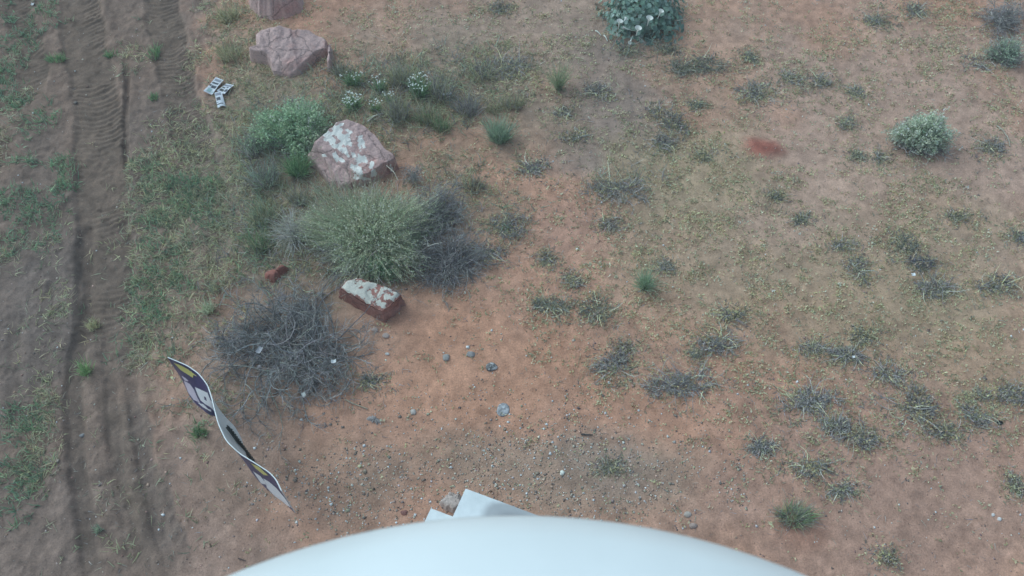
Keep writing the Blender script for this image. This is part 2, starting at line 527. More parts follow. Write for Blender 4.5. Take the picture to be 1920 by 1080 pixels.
def tubes(P, r0, r1, tint, sides=3):
    N, S1, _ = P.shape
    d = unit(np.gradient(P, axis=1))
    a = unit(np.cross(d, np.broadcast_to(rs.normal(0, 1, (N, 1, 3)), d.shape)))
    b = np.cross(d, a)
    t = np.linspace(0, 1, S1)[None]
    r = (np.asarray(r0).reshape(-1, 1) * (1 - t) + np.asarray(r1).reshape(-1, 1) * t)[:, :, None]
    ring = [P + r * (a * math.cos(2 * math.pi * k / sides) + b * math.sin(2 * math.pi * k / sides)) for k in range(sides)]
    V = np.stack(ring, 2).reshape(-1, 3)
    base = np.arange(N)[:, None] * (S1 * sides) + np.arange(S1 - 1)[None] * sides
    Fs = []
    for k in range(sides):
        k2 = (k + 1) % sides
        Fs.append(np.stack([base + k, base + k2, base + k2 + sides, base + k + sides], -1).reshape(-1, 4))
    return V, np.concatenate(Fs), np.repeat(tint, S1 * sides, axis=0)
def leaves(C, size, tint, up=0.3, aspect=0.45):
    """diamond leaves at points C"""
    N = len(C)
    d = unit(rs.normal(0, 1, (N, 3)) + np.array([0, 0, up]))
    s = unit(np.cross(d, rs.normal(0, .6, (N, 3)) + np.array([0, 0, 1.0])))
    L = np.asarray(size).reshape(-1, 1)
    V = np.stack([C, C + d * L * .5 + s * L * aspect * .5, C + d * L, C + d * L * .5 - s * L * aspect * .5], 1).reshape(-1, 3)
    F = np.arange(4 * N).reshape(N, 4)
    return V, F, np.repeat(tint, 4, axis=0)
def pick(colors, n, jit=0.15, p=None, gain=1.55):
    c = np.array(colors)[rs.choice(len(colors), n, p=p)]
    return np.clip(gain * c * (1 + rs.normal(0, jit, (n, 1))) * (1 + rs.normal(0, 0.04, (n, 3))), 0.01, 0.72)
def disc(n, rx, ry, pw=0.5):
    a = rs.uniform(0, 2 * np.pi, n)
    r = rs.uniform(0, 1, n) ** pw
    return np.stack([np.cos(a) * r * rx, np.sin(a) * r * ry], -1), a, r

GREY = [(.20, .19, .185), (.26, .245, .23), (.15, .14, .145), (.33, .30, .27)]
GREYBLUE = [(.225, .208, .207), (.275, .252, .245), (.172, .16, .16), (.34, .312, .285)]
OLIVE = [(.26, .255, .165), (.31, .29, .19), (.21, .215, .15), (.37, .335, .22)]
SAGE = [(.245, .30, .22), (.29, .345, .25), (.195, .245, .18), (.33, .365, .265)]
GREEN = [(.15, .24, .12), (.19, .28, .14), (.11, .185, .10), (.24, .31, .17)]
STRAW = [(.40, .36, .22), (.46, .42, .27), (.33, .30, .19)]
DARK = [(.18, .185, .15), (.21, .205, .17), (.145, .15, .135), (.25, .235, .19)]
BROOM = [(.21, .28, .18), (.25, .325, .205), (.17, .235, .155), (.30, .35, .23)]

def place(px, py, wpx, hpx, h):
    """world base, plan radii of a plant whose crown the photo shows at px,py with that width and height"""
    k = px_per_m(px, py, h * .5)
    c = ground_pt(px, py, h * .45)
    z = gz(c[0], c[1])
    el = math.atan2(H, math.hypot(c[0], c[1]))
    rx = wpx / 2 / k
    ry = max((hpx / 2 / k - h * .35 * math.cos(el)) / math.sin(el), rx * 0.35)
    return (c[0], c[1], z), rx, ry

def tuft_geo(n, rx, ry, h, colors, w=0.009, lean=0.7, droop=0.12, core=0.35, S=3, p=None, wob=0.17, taper=.2):
    q, a, r = disc(n, 1, 1)
    base = np.stack([q[:, 0] * rx * core, q[:, 1] * ry * core, np.full(n, -0.02)], -1)
    L = h * rs.uniform(.35, 1.25, n)
    hor = np.stack([q[:, 0] * rx, q[:, 1] * ry], -1) * (1 - core) * lean / np.maximum(h, .05)
    d = np.stack([hor[:, 0] + rs.normal(0, .1, n), hor[:, 1] + rs.normal(0, .1, n), np.full(n, 1.0)], -1)
    L = L * np.linalg.norm(d, axis=1) ** 0.7
    P = walk(base, d, L, S, wob, droop, 0.0)
    return ribbons(P, w * rs.uniform(.7, 1.3, n), pick(colors, n, p=p), taper)

def grass_tuft(label, px, py, wpx, hpx, h, colors, n=260, group=None, name='grass_tuft', cat='grass tuft', dry=0.0, **kw):
    loc, rx, ry = place(px, py, wpx, hpx, h)
    parts = [tuft_geo(int(n * (1 - dry)), rx, ry, h, colors, **kw)]
    o = None
    if dry:
        o = thing(name, label, cat, loc, group)
        V, F, T = join(parts)
        make_mesh('blades', V, F, M_LEAF, o, T)
        V, F, T = tuft_geo(int(n * dry), rx * 1.15, ry * 1.15, h * .75, GREY + STRAW[:1], w=0.008, lean=1.0)
        make_mesh('dry_stalks', V, F, M_TWIG, o, T)
    else:
        V, F, T = join(parts)
        o = make_mesh(name, V, F, M_LEAF, None, T, loc=loc)
        tag(o, label, cat, group)
    return o

def twig_geo(rx, ry, h, n, colors, r0=0.005, r1=0.0025, S=4, sub=3, curl=0.25, spread=1.0, as_tube=True):
    q, a, r = disc(n, 1, 1, 0.6)
    base = np.stack([q[:, 0] * rx * .6, q[:, 1] * ry * .6, np.full(n, 0.0)], -1)
    aa = a + rs.normal(0, .5, n)
    el = rs.uniform(.15, 1.1, n)
    d = np.stack([np.cos(aa) * np.cos(el) * rx, np.sin(aa) * np.cos(el) * ry, np.sin(el) * h], -1)
    L = rs.uniform(.45, .95, n) * (rx + ry) * .5 * spread
    P = walk(base, d, L, S, .22, .04, 0.01, rs.normal(0, curl, n))
    T = pick(colors, n)
    parts = [tubes(P, r0 * rs.uniform(.7, 1.3, n), r1, T)] if as_tube else [ribbons(P, r0 * 2, T)]
    m = n * sub
    i = rs.randint(0, n, m)
    k = rs.randint(1, S + 1, m)
    p0 = P[i, k]
    d2 = unit(P[i, k] - P[i, k - 1]) + rs.normal(0, .6, (m, 3)) + np.array([0, 0, .1])
    P2 = walk(p0, d2, rs.uniform(.15, .45, m) * (rx + ry) * .5, 3, .25, .05, 0.008, rs.normal(0, curl, m))
    parts.append(ribbons(P2, r0 * 1.3, pick(colors, m)))
    tips = P2.reshape(-1, 3)
    return parts, tips

def brush(label, px, py, wpx, hpx, h=0.16, twig=GREY, leaf=OLIVE, n=70, nleaf=260, group='low dry clumps on the open sand', name='dry_clump',
          cat='dry plant', leaf_size=0.035, r0=0.005, sub=4, nblade=0):
    h *= .8
    big = wpx >= 50
    n = int(n * (rs.uniform(1.0, 1.7) if big else rs.uniform(.5, .9))) + 4
    nleaf = int(nleaf * (rs.uniform(.35, .9) if big else rs.uniform(.3, .8)))
    leaf = leaf + GREY[:3]
    loc, rx, ry = place(px, py, wpx * 1.12, hpx * 1.12, h)
    parts, tl = [], []
    nl_ = rs.randint(3, 6)                                 # several uneven lobes
    for k in range(nl_):
        a_, q_ = rs.uniform(0, 6.28), rs.uniform(.2, .8)
        f_ = rs.uniform(.36, .7)
        off = np.array([math.cos(a_) * q_ * rx, math.sin(a_) * q_ * ry, 0])
        pp, tp = twig_geo(rx * f_, ry * f_, h * rs.uniform(.4, 1.0), max(5, int(n * .8 / nl_)), [tuple((1.10 if big else 1.35) * v for v in c_) for c_ in twig], r0=r0, sub=sub)
        parts += [(v_ + off, fa_, t_) for v_, fa_, t_ in pp]
        tl.append(tp + off)
    tips = np.concatenate(tl)
    ns_ = 6 + int(n * .12)                                 # long strands trailing over the sand
    q2, a2, _ = disc(ns_, rx * .6, ry * .6)
    a2 = a2 + rs.normal(0, .7, ns_)
    P_ = walk(np.stack([q2[:, 0], q2[:, 1], np.full(ns_, .03)], -1), np.stack([np.cos(a2), np.sin(a2), np.full(ns_, .25)], -1), rx * rs.uniform(.5, 1.1, ns_), 5, .2, .06, .012, rs.normal(0, .2, ns_))
    parts.append(ribbons(P_, .009, pick(twig + STRAW[:2], ns_, gain=1.7)))
    V, F, T = join(parts)
    if nleaf == 0 and nblade == 0:
        o = make_mesh(name, V, F, M_TWIG, None, T, loc=loc)
        return tag(o, label, cat, group)
    o = thing(name, label, cat, loc, group)
    make_mesh('twigs', V, F, M_TWIG, o, T)
    lp = []
    if nleaf:
        nleaf = int(nleaf * 1.25)
        c = tips[rs.randint(0, len(tips), nleaf)] + rs.normal(0, .05, (nleaf, 3)) * np.array([1, 1, .5])
        c[:, 2] = np.maximum(c[:, 2], .005)
        lp.append(leaves(c, leaf_size * rs.uniform(.6, 1.4, nleaf), np.clip(pick(leaf, nleaf) * np.array([1.36, 1.12, .98]), 0, .7)))
    if nblade:
        lp.append(tuft_geo(nblade, rx * .9, ry * .9, h * 1.0, leaf, w=.008, lean=1.0, core=.7))
    V, F, T = join(lp)
    make_mesh('leaves', V, F, M_LEAF, o, T)
    return o

def bush(label, px, py, wpx, hpx, h, colors, n=900, nleaf=2500, leaf_size=.03, twig=GREY, ntwig=120, name='shrub', cat='shrub', group=None, stemw=.007,
         inner=None, dome=1.0, low=0.0):
    """rounded shrub: many rising stems inside a dome, leaves along their outer halves"""
    loc, rx, ry = place(px, py, wpx, hpx, h)
    o = thing(name, label, cat, loc, group)
    a = rs.uniform(0, 2 * np.pi, n)
    cz = rs.uniform(low, 1, n) ** dome
    sr = np.sqrt(1 - cz ** 2)
    lob = 1 + .18 * np.sin(3 * a + rs.uniform(0, 6)) + .12 * np.sin(5 * a + rs.uniform(0, 6))
    end = np.stack([np.cos(a) * sr * rx * lob, np.sin(a) * sr * ry * lob, cz * h], -1) * (rs.uniform(.70, 1.06, (n, 1)) + .22 * (rs.uniform(0, 1, (n, 1)) > .88))
    st = np.stack([rs.normal(0, rx * .16, n), rs.normal(0, ry * .16, n), np.zeros(n)], -1)
    t = np.linspace(0, 1, 5)[None, :, None]
    P = st[:, None] * (1 - t) + end[:, None] * t
    P[:, :, 2] += (np.sin(np.pi * t[:, :, 0]) * .12 * h * rs.uniform(-.4, 1.2, (n, 1)))
    P[:, 1:] += rs.normal(0, .02, (n, 4, 3))
    P[:, :, 2] = np.maximum(P[:, :, 2], 0)
    T = pick(colors, n)
    parts = [ribbons(P[:, 1:], stemw * rs.uniform(.7, 1.4, n), T, .4)]
    i = rs.randint(0, n, nleaf)
    f = rs.uniform(.55, 1.0, nleaf) ** .7
    kk = np.minimum((f * 4).astype(int), 3)
    fr = (f * 4 - kk)[:, None]
    c = P[i, kk] * (1 - fr) + P[i, kk + 1] * fr + rs.normal(0, .012, (nleaf, 3))
    lt = 1.4 * T[i] * (1 + rs.normal(0, .15, (nleaf, 1)))
    parts.append(leaves(c, leaf_size * rs.uniform(.6, 1.4, nleaf), np.clip(lt, .02, .8), up=.3, aspect=.42))
    V, F, T2 = join(parts)
    make_mesh('foliage', V, F, M_LEAF, o, T2)
    tw, _ = twig_geo(rx * .95, ry * .95, h * .6, ntwig, twig, r0=.006, sub=3)
    V, F, T3 = join(tw)
    make_mesh('twigs', V, F, M_TWIG, o, T3)
    return o

# ------------------------------------------------------------------ rocks
def outline_rock(name, label, pts, zmid, planes, mat, group=None, noise=.02, steep=2.6, seed=1, na=150, nr=60, crust=None, ledges=(), cat='boulder'):
    """rock from its plan outline: the lowest of several sloping planes, falling steeply at the rim"""
    if isinstance(zmid, tuple):                        # (height of the near outline, height of the far outline)
        ys_ = np.array([p[1] for p in pts], float)
        f_ = smooth(.25, .75, (ys_.max() - ys_) / (ys_.max() - ys_.min()))
        zz_ = zmid[0] + (zmid[1] - zmid[0]) * f_
        W = np.array([ground_pt(p[0], p[1], z_)[:2] for p, z_ in zip(pts, zz_)])
    else:
        W = ground_pt([p[0] for p in pts], [p[1] for p in pts], zmid)[:, :2]
    c = W.mean(0)
    th = np.linspace(0, 2 * np.pi, na, endpoint=False)
    R = np.zeros(na)
    for i, t in enumerate(th):
        d = np.array([math.cos(t), math.sin(t)])
        best = 0
        for j in range(len(W)):
            p, q = W[j] - c, W[(j + 1) % len(W)] - c
            e = q - p
            den = d[0] * e[1] - d[1] * e[0]
            if abs(den) < 1e-9:
                continue
            s = (p[0] * e[1] - p[1] * e[0]) / den
            u = (p[0] * d[1] - p[1] * d[0]) / den
            if s > 0 and -1e-6 <= u <= 1 + 1e-6:
                best = max(best, s)
        R[i] = best
    R = R * (1 + .03 * vnoise(np.cos(th) * 3, np.sin(th) * 3, .5, seed))
    rho = np.linspace(0, 1, nr) ** .7
    TH, RH = np.meshgrid(th, rho)
    RR = R[None, :] * RH
    x, y = np.cos(TH) * RR, np.sin(TH) * RR
    z = np.full(x.shape, 9.0)
    for (h0, sx, sy) in planes:
        z = np.minimum(z, h0 + sx * x + sy * y)
    for (lx, ly, ang, drop, sharp) in ledges:          # a step down across the rock
        dd = (x - lx) * math.cos(ang) + (y - ly) * math.sin(ang) + .05 * fbm(x, y, .3, seed + 9, 2)
        z = z - drop * smooth(0, sharp, dd)
    z = z + noise * 2 * fbm(x, y, .5, seed, 3) + noise * fbm(x, y, .1, seed + 5, 3)
    rim = (1 - RH) * R[None, :] * steep * (1 + .5 * vnoise(np.cos(TH) * 2, np.sin(TH) * 2, .35, seed + 3)) - .10
    k = .03
    z = -k * np.log(np.exp(-np.clip(z, -1, 3) / k) + np.exp(-np.clip(rim, -1, 3) / k))
    V = np.stack([x, y, z], -1).reshape(-1, 3)
    ii = np.arange(nr * na).reshape(nr, na)
    i2 = np.roll(ii, -1, axis=1)
    F = np.stack([ii[:-1], i2[:-1], i2[1:], ii[1:]], -1).reshape(-1, 4)[:, ::-1]
    g0 = gz(c[0], c[1])
    ex = None
    if crust is not None:
        pxx, pyy = proj(V + np.array([c[0], c[1], g0]))
        cr = np.zeros(len(V))
        for (bx, by, brx, bry, ba) in crust:
            ca, sa = math.cos(math.radians(ba)), math.sin(math.radians(ba))
            u = ((pxx - bx) * ca + (pyy - by) * sa) / brx
            v = (-(pxx - bx) * sa + (pyy - by) * ca) / bry
            cr = np.maximum(cr, .95 - .45 * np.sqrt(u * u + v * v))
        ex = {'crust': np.clip(cr, -.3, 1)}
    o = make_mesh(name, V, F, mat, None, None, True, (c[0], c[1], g0), ex)
    return tag(o, label, cat, group)

PINK = rock_mat('pink_sandstone', (.50, .325, .295), (.57, .375, .34), (.52, .295, .26), 2.6)
PINKP = rock_mat('painted_sandstone', (.50, .325, .295), (.56, .365, .335), (.52, .275, .24), 2.6, paint=(.80, .74, .68))
REDB = rock_mat('red_block_stone', (.30, .125, .10), (.35, .15, .12), (.40, .20, .165), 4, paint=(.60, .55, .48))
REDR = rock_mat('red_stone', (.33, .115, .085), (.38, .145, .11), (.34, .12, .09), 6)
FLATG = rock_mat('flat_grey_stone', (.30, .265, .255), (.36, .32, .31), (.31, .27, .255), 8)

PALE = rock_mat('pale_stone', (.47, .36, .31), (.56, .44, .39), (.49, .37, .32), 9)

outline_rock('boulder', 'pink sandstone boulder cut off by the top edge of the picture',
    [(455, -60), (560, -60), (572, -10), (566, 8), (535, 18), (505, 22), (478, 14), (458, -4)], .2,
    [(.42, .05, -.08), (.5, .3, .1), (.55, -.5, .2)], PINK, 'sandstone boulders along the track', seed=11, na=120, nr=40)
outline_rock('boulder', 'large bare pink boulder with layered front edge beside the printed papers',
    [(468, 50), (520, 40), (585, 45), (617, 62), (617, 80), (600, 105), (565, 140), (545, 147), (512, 143), (500, 122), (466, 110), (460, 94), (470, 75)], (.03, .38),
    [(.25, -.02, .34), (.32, .16, .26), (.36, -.18, .38)], PINK, 'sandstone boulders along the track', seed=23,
    ledges=[(-.05, -.22, -1.75, .07, .10), (.12, .1, .2, .03, .05), (-.3, 0, 3.3, .03, .05)], noise=.035, steep=5)
outline_rock('rock_slab', 'thin pinkish slab leaning at the right side of the bare boulder',
    [(611, 88), (622, 80), (628, 105), (622, 132), (612, 134), (614, 110)], .1,
    [(.16, .3, 0)], PINK, seed=31, na=50, nr=20, noise=.01, cat='rock')
outline_rock('boulder', 'pink boulder splashed with white patches between two green bushes',
    [(568, 278), (584, 258), (612, 238), (628, 226), (652, 221), (684, 228), (708, 245), (730, 275), (747, 303), (748, 312), (722, 328), (690, 341), (658, 352), (636, 356), (618, 345), (592, 318), (572, 290)], (.06, .42),
    [(.29, -.03, .36), (.36, .10, .30), (.42, -.16, .40), (.60, -.05, -.25)], PINKP, 'sandstone boulders along the track', seed=42, na=220, nr=90, noise=.028, steep=8,
    ledges=[(-.30, -.14, 3.75, .09, .05), (-.10, -.16, 4.2, .05, .03)],
    crust=[(633, 248, 9, 17, -35), (647, 262, 14, 9, 30), (622, 265, 15, 7, 40), (638, 276, 13, 6, 25), (650, 288, 10, 3, 55), (676, 268, 7, 15, -8), (676, 299, 15, 7, 15), (664, 290, 9, 4, 50),
           (672, 321, 10, 15, -25), (696, 310, 5, 8, 20), (701, 324, 5, 6, 0), (734, 317, 3, 7, -15), (630, 292, 5, 9, -25), (683, 335, 11, 4, 15), (655, 246, 9, 2.5, 25), (607, 291, 5, 3, 0), (614, 250, 5, 6, 30), (640, 300, 6, 3, 30), (636, 236, 8, 3, -20)])

def block():
    h = .30
    top = ground_pt([632, 664, 757, 717], [537, 516, 550, 584], h)
    c = top.mean(0)[:2]
    g0 = gz(*c)
    n = 44
    u = np.linspace(0, 1, n)
    U, Vv = np.meshgrid(u, u)
    cor = top[:, :2] - c
    def bil(a, b):
        return (cor[0][None, None] * ((1 - a) * (1 - b))[..., None] + cor[1][None, None] * ((1 - a) * b)[..., None]
                + cor[2][None, None] * (a * b)[..., None] + cor[3][None, None] * (a * (1 - b))[..., None])
    xy = bil(U, Vv)
    e = np.minimum.reduce([U, 1 - U, Vv, 1 - Vv])
    z = h - g0 * 0 + .012 * fbm(xy[..., 0], xy[..., 1], .2, 5, 3) - .03 * (1 - smooth(0, .06, e)) - .05 * smooth(.55, 1.0, Vv * .6 + (1 - U) * .5) * 0
    chip = smooth(.12, .35, fbm(xy[..., 0] + 3, xy[..., 1], .16, 8, 2))
    z = z - .022 * chip
    parts = [(np.concatenate([xy, z[..., None]], -1).reshape(-1, 3), None)]
    ii = np.arange(n * n).reshape(n, n)
    F = [np.stack([ii[:-1, :-1], ii[:-1, 1:], ii[1:, 1:], ii[1:, :-1]], -1).reshape(-1, 4)]
    V = parts[0][0]
    ring = np.concatenate([ii[0, :-1], ii[:-1, -1], ii[-1, :0:-1], ii[:0:-1, 0]])
    prev = ring
    Vs = [V]
    tot = len(V)
    base_ring = V[ring]
    m = 12
    for k in range(1, m + 1):
        f = k / m
        q = base_ring.copy()
        s = np.arange(len(ring))
        out = 1 + .05 * math.sin(f * 2.2) + .10 * vnoise(s * 1.0, np.full(len(s), k * 1.6), 5.0, 4) * min(1, 3 * f)
        q[:, :2] *= out[:, None]
        q[:, 2] = base_ring[:, 2] * (1 - f) + (-.08) * f
        cur = tot + s
        F.append(np.stack([prev, np.roll(prev, -1), np.roll(cur, -1), cur], -1))
        Vs.append(q); tot += len(q); prev = cur
    V = np.concatenate(Vs)
    for k in range(4):                                   # broken corners
        cx_, cy_ = cor[k]
        dd = np.hypot(V[:, 0] - cx_, V[:, 1] - cy_) + .04 * fbm(V[:, 0], V[:, 2], .08, 30 + k, 2)
        pull = (1 - smooth(0, .13, dd)) * (.030 if k != 3 else .016)
        V[:, 0] -= cx_ / math.hypot(cx_, cy_) * pull
        V[:, 1] -= cy_ / math.hypot(cx_, cy_) * pull
        V[:, 2] -= pull * .9 * smooth(.1, h, V[:, 2])
    side_n = fbm(V[:, 0] + V[:, 2] * 1.7, V[:, 1] - V[:, 2] * 1.3, .14, 33, 3) * .035
    V[n * n:, 0] += (side_n * V[:, 0])[n * n:] * 3
    V[n * n:, 1] += (side_n * V[:, 1])[n * n:] * 3
    cr = np.full(len(V), -.2)
    cr[:n * n] = (.47 + .32 * fbm(V[:n * n, 0], V[:n * n, 1], .22, 71, 3) + .18 * smooth(.0, .05, e.ravel()) - .25 * (1 - smooth(0, .05, e.ravel())) - .15 * chip.ravel())
    o = make_mesh('stone_block', V, [np.concatenate(F)], REDB, None, None, False, (c[0], c[1], g0), {'crust': cr})
    tag(o, 'square red stone block with flaking whitish top below the big bush', 'stone block')
block()
outline_rock('rock', 'dark red wedge shaped rock above the grey twig tangle',
    [(486, 517), (500, 505), (520, 497), (540, 492), (546, 498), (536, 508), (530, 520), (512, 530), (492, 526)], .08,
    [(.13, .05, .12), (.15, -.15, -.1)], REDR, seed=52, na=70, nr=30, cat='rock')
outline_rock('flat_stone', 'flat grey stone slab lying flush in the sand below the twig tangle',
    [(674, 786), (688, 770), (706, 768), (722, 780), (727, 797), (712, 805), (690, 801)], .02,
    [(.035, .01, .01)], FLATG, seed=61, na=60, nr=24, noise=.008, steep=1.5, cat='stone')
outline_rock('rock', 'pinkish squarish rock at the left foot of the white cabinet',
    [(818, 940), (842, 914), (866, 920), (872, 950), (852, 964), (832, 957)], (.02, .12),
    [(.13, .0, .10), (.15, -.12, .1)], PALE, seed=66, na=60, nr=28, steep=6, noise=.01, cat='rock')
outline_rock('rock', 'tan rock peeking out above the white dome left of the cabinet',
    [(752, 990), (770, 976), (795, 974), (806, 990), (800, 1010), (765, 1012)], .16,
    [(.2, .1, .1)], PALE, seed=67, na=50, nr=24, cat='rock')

def pebble(label, px, py, w, h, color, name='stone', mat=None, flat=.6, group='small loose stones', cat='stone'):
    k = px_per_m(px, py)
    c = ground_pt(px, py)
    n, m = 12, 7
    V = [[0, 0, 1]]
    for j in range(1, m):
        for i in range(n):
            a, t = 2 * math.pi * i / n, math.pi * j / m
            V.append([math.sin(t) * math.cos(a), math.sin(t) * math.sin(a), math.cos(t)])
    V.append([0, 0, -1])
    V = np.array(V)
    for _ in range(7):                                   # knock flat faces off the round shape
        d = unit(rs.normal(0, 1, 3)); lim = rs.uniform(.62, .85)
        s = V @ d
        V = V - d[None] * np.maximum(s - lim, 0)[:, None]
    V = V * np.array([w / 2 / k, h / 2 / k * 1.05, .5 * (w + h) / 2 / k * flat]) * 1.15
    F3 = [[0, 1 + i, 1 + (i + 1) % n] for i in range(n)] + [[len(V) - 1, 1 + (m - 2) * n + (i + 1) % n, 1 + (m - 2) * n + i] for i in range(n)]
    F4 = [[1 + j * n + i, 1 + (j + 1) * n + i, 1 + (j + 1) * n + (i + 1) % n, 1 + j * n + (i + 1) % n] for j in range(m - 2) for i in range(n)]
    o = make_mesh(name, V, [np.array(F3), np.array(F4)], mat or M_STONE, None, np.tile(color, (len(V), 1)), False,
                  (c[0], c[1], gz(c[0], c[1]) + .25 * V[:, 2].max()))
    return tag(o, label, cat, group)
PB = [
    ('grey stone, left one of two below the red block', 837, 674, 15, 13, (.36, .33, .31)),
    ('grey mottled stone, right one of two below the red block', 883, 668, 17, 11, (.33, .30, .29)),
    ('small white stone left of the two grey stones', 727, 667, 8, 6, (.66, .62, .58)),
    ('round pinkish white stone right of the flat grey slab', 775, 774, 11, 11, (.52, .45, .41)),
    ('small pink stone under the corner of the red block, upper one', 703, 621, 13, 9, (.45, .33, .29)),
    ('pale pink stone under the corner of the red block, lower one', 724, 633, 13, 11, (.47, .36, .32)),
    ('bright white stone in the gravel above the dome', 1054, 887, 9, 9, (.75, .74, .66)),
    ('pale tan stone at the right edge of the white dome', 1288, 967, 14, 10, (.46, .38, .33)),
    ('small white stone in the lower right sand, left of its pair', 1863, 965, 7, 6, (.68, .63, .60)),
    ('white stone in the lower right sand, right of its pair', 1875, 973, 9, 7, (.66, .60, .57)),
    ('pinkish stone lying in the sand beside the dome rim', 1298, 988, 18, 9, (.40, .29, .25)),
    ('red stone half sunk in gravel left of the cabinet', 757, 960, 14, 9, (.28, .13, .11)),
    ('tiny white stone on bare sand right of centre', 1082, 467, 5, 5, (.8, .78, .76)),
    ('small pale stone at the left rim of the grey clumps', 1075, 640, 7, 5, (.55, .46, .38)),
    ('small pale stone beside the grey brush right of the big bush', 868, 443, 9, 6, (.55, .50, .47)),
    ('grey cobble lying in the rut at lower left', 152, 815, 10, 9, (.28, .26, .26)),
]
for lab, px, py, w, h, c in PB:
    pebble(lab, px, py, w, h, c)
pebble('dark lump speckled with white in the sand right of the red block', 922, 692, 20, 17, (.15, .14, .14), 'speckled_stone', rock_mat('speckled', (.09, .085, .085), (.17, .16, .16), (.62, .6, .58), 26), .5, None, 'stone')
pebble('black lump beside a blue grey clump near the right edge', 1874, 793, 11, 9, (.02, .02, .02), 'black_lump', None, .6, None, 'lump')

# ------------------------------------------------------------------ the wavy campaign sign
def sign():
    def c2p(q):
        q = np.array(q, float)
        return np.stack([290 + q[:, 0] / 3.2724, 650 + q[:, 1] / 3.2724], -1)
    Ts = c2p([(80, 65), (200, 115), (270, 165), (322, 232), (346, 300), (366, 385), (392, 480), (440, 580), (520, 655), (610, 710), (700, 768), (745, 815), (778, 885)])
    Bs = c2p([(165, 190), (216, 300), (258, 352), (340, 420), (415, 425), (482, 480), (530, 560), (560, 672), (590, 760), (655, 840), (742, 915), (800, 955), (862, 1018)])
    ss = np.linspace(0, 1, len(Ts))
    u = np.linspace(0, 1, 321)
    def spline(P):
        out = []
        for k in range(2):
            y = np.interp(u, ss, P[:, k])
            ker = np.ones(17) / 17
            yp = np.concatenate([2 * y[0] - y[8:0:-1], y, 2 * y[-1] - y[-2:-10:-1]])
            y2 = np.convolve(yp, ker, 'valid')
            out.append(y2)
        return np.stack(out, -1)
    Tp, Bp = spline(Ts), spline(Bs)
    z0, z1 = .33, 1.10
    TW = ground_pt(Tp[:, 0], Tp[:, 1], z1)
    BW = ground_pt(Bp[:, 0], Bp[:, 1], z0)
    v = np.linspace(0, 1, 97)
    P = BW[None] * (1 - v)[:, None, None] + TW[None] * v[:, None, None]
    org = np.array([BW[:, 0].mean(), BW[:, 1].mean(), 0.0])
    org[2] = gz(org[0], org[1])
    nrm = unit(np.cross(np.gradient(P, axis=1), np.gradient(P, axis=0)))
    o = thing('wavy_sign', 'twisted navy, yellow and white campaign sign standing beside the twig tangle', 'sign', tuple(org))
    nv, nu = P.shape[:2]
    ii = np.arange(nv * nu).reshape(nv, nu)
    Q = np.stack([ii[:-1, :-1], ii[:-1, 1:], ii[1:, 1:], ii[1:, :-1]], -1).reshape(-1, 4)
    front = (P + nrm * .005 - org).reshape(-1, 3)
    back = (P - nrm * .005 - org).reshape(-1, 3)
    ring = np.concatenate([ii[0, :-1], ii[:-1, -1], ii[-1, :0:-1], ii[:0:-1, 0]])
    rimF = np.stack([ring, np.roll(ring, -1), np.roll(ring, -1) + nv * nu, ring + nv * nu], -1)
    navy = plain_mat('navy_print', (.024, .024, .135), .35, dirt=.25)
    white = plain_mat('white_print', (.88, .86, .88), .4, dirt=.05)
    pinkish = plain_mat('pale_print', (.70, .60, .70), .4, dirt=.05)
    yellow = plain_mat('yellow_print', (.74, .66, .20), .4, dirt=.08)
    board = plain_mat('white_corrugated_board', (.80, .81, .80), .5, dirt=.08)
    steel = plain_mat('dark_steel', (.035, .04, .038), .6, dirt=.4)
    wood = plain_mat('stake_wood', (.33, .29, .19), .8, dirt=.3)
    make_mesh('sheet', np.concatenate([front, back]), [Q[:, ::-1] + nv * nu, rimF], board, o, None, True)
    make_mesh('printed_face', (P + nrm * .0065 - org).reshape(-1, 3), Q, navy, o, None, True)
    cen = front[Q].mean(1) + org
    pxx, pyy = proj(cen)
    uu = np.repeat(np.arange(nu - 1)[None], nv - 1, 0).ravel() / (nu - 1)
    def inside(poly):
        poly = c2p(poly)
        r = np.zeros(len(pxx), bool)
        for k in range(len(poly)):
            x1, y1 = poly[k]; x2, y2 = poly[(k + 1) % len(poly)]
            if y1 == y2:
                continue
            cnd = ((y1 > pyy) != (y2 > pyy)) & (pxx < (x2 - x1) * (pyy - y1) / (y2 - y1) + x1)
            r ^= cnd
        return r
    lift = (P + nrm * .0085 - org).reshape(-1, 3)
    def prints(name, poly, mat, u0, u1, hole=None):
        m = inside(poly) & (uu >= u0) & (uu <= u1)
        if hole is not None:
            m &= ~inside(hole)
        q = Q[m]
        if not len(q):
            print('empty print', name); return
        ids, inv = np.unique(q, return_inverse=True)
        make_mesh(name, lift[ids], inv.reshape(-1, 4), mat, o, None, True)
    prints('swoosh', [(118, 98), (150, 108), (195, 130), (230, 155), (262, 182), (238, 172), (236, 190), (205, 170), (160, 142)], yellow, 0, .4)
    prints('swoosh', [(165, 178), (190, 190), (212, 212), (188, 208)], pinkish, 0, .4)
    prints('letter', [(180, 208), (216, 226), (244, 264), (262, 308), (282, 345), (240, 325), (208, 280)], pinkish, 0, .45)
    prints('letter', [(248, 246), (326, 282), (343, 325), (362, 345), (364, 390), (338, 366), (312, 352), (285, 330), (266, 296)], white, 0, .5,
           hole=[(303, 303), (318, 311), (321, 332), (307, 322)])
    prints('lettering_band', [(262, 340), (300, 352), (330, 380), (345, 385), (350, 400), (300, 372)], white, 0, .5)
    prints('swoosh', [(590, 712), (640, 735), (700, 790), (670, 785), (620, 745)], yellow, .55, 1)
    prints('letter', [(604, 762), (650, 792), (694, 848), (655, 838)], white, .55, 1)
    prints('letter', [(668, 806), (704, 828), (748, 866), (798, 925), (838, 985), (780, 955), (728, 905), (692, 866)], white, .55, 1)
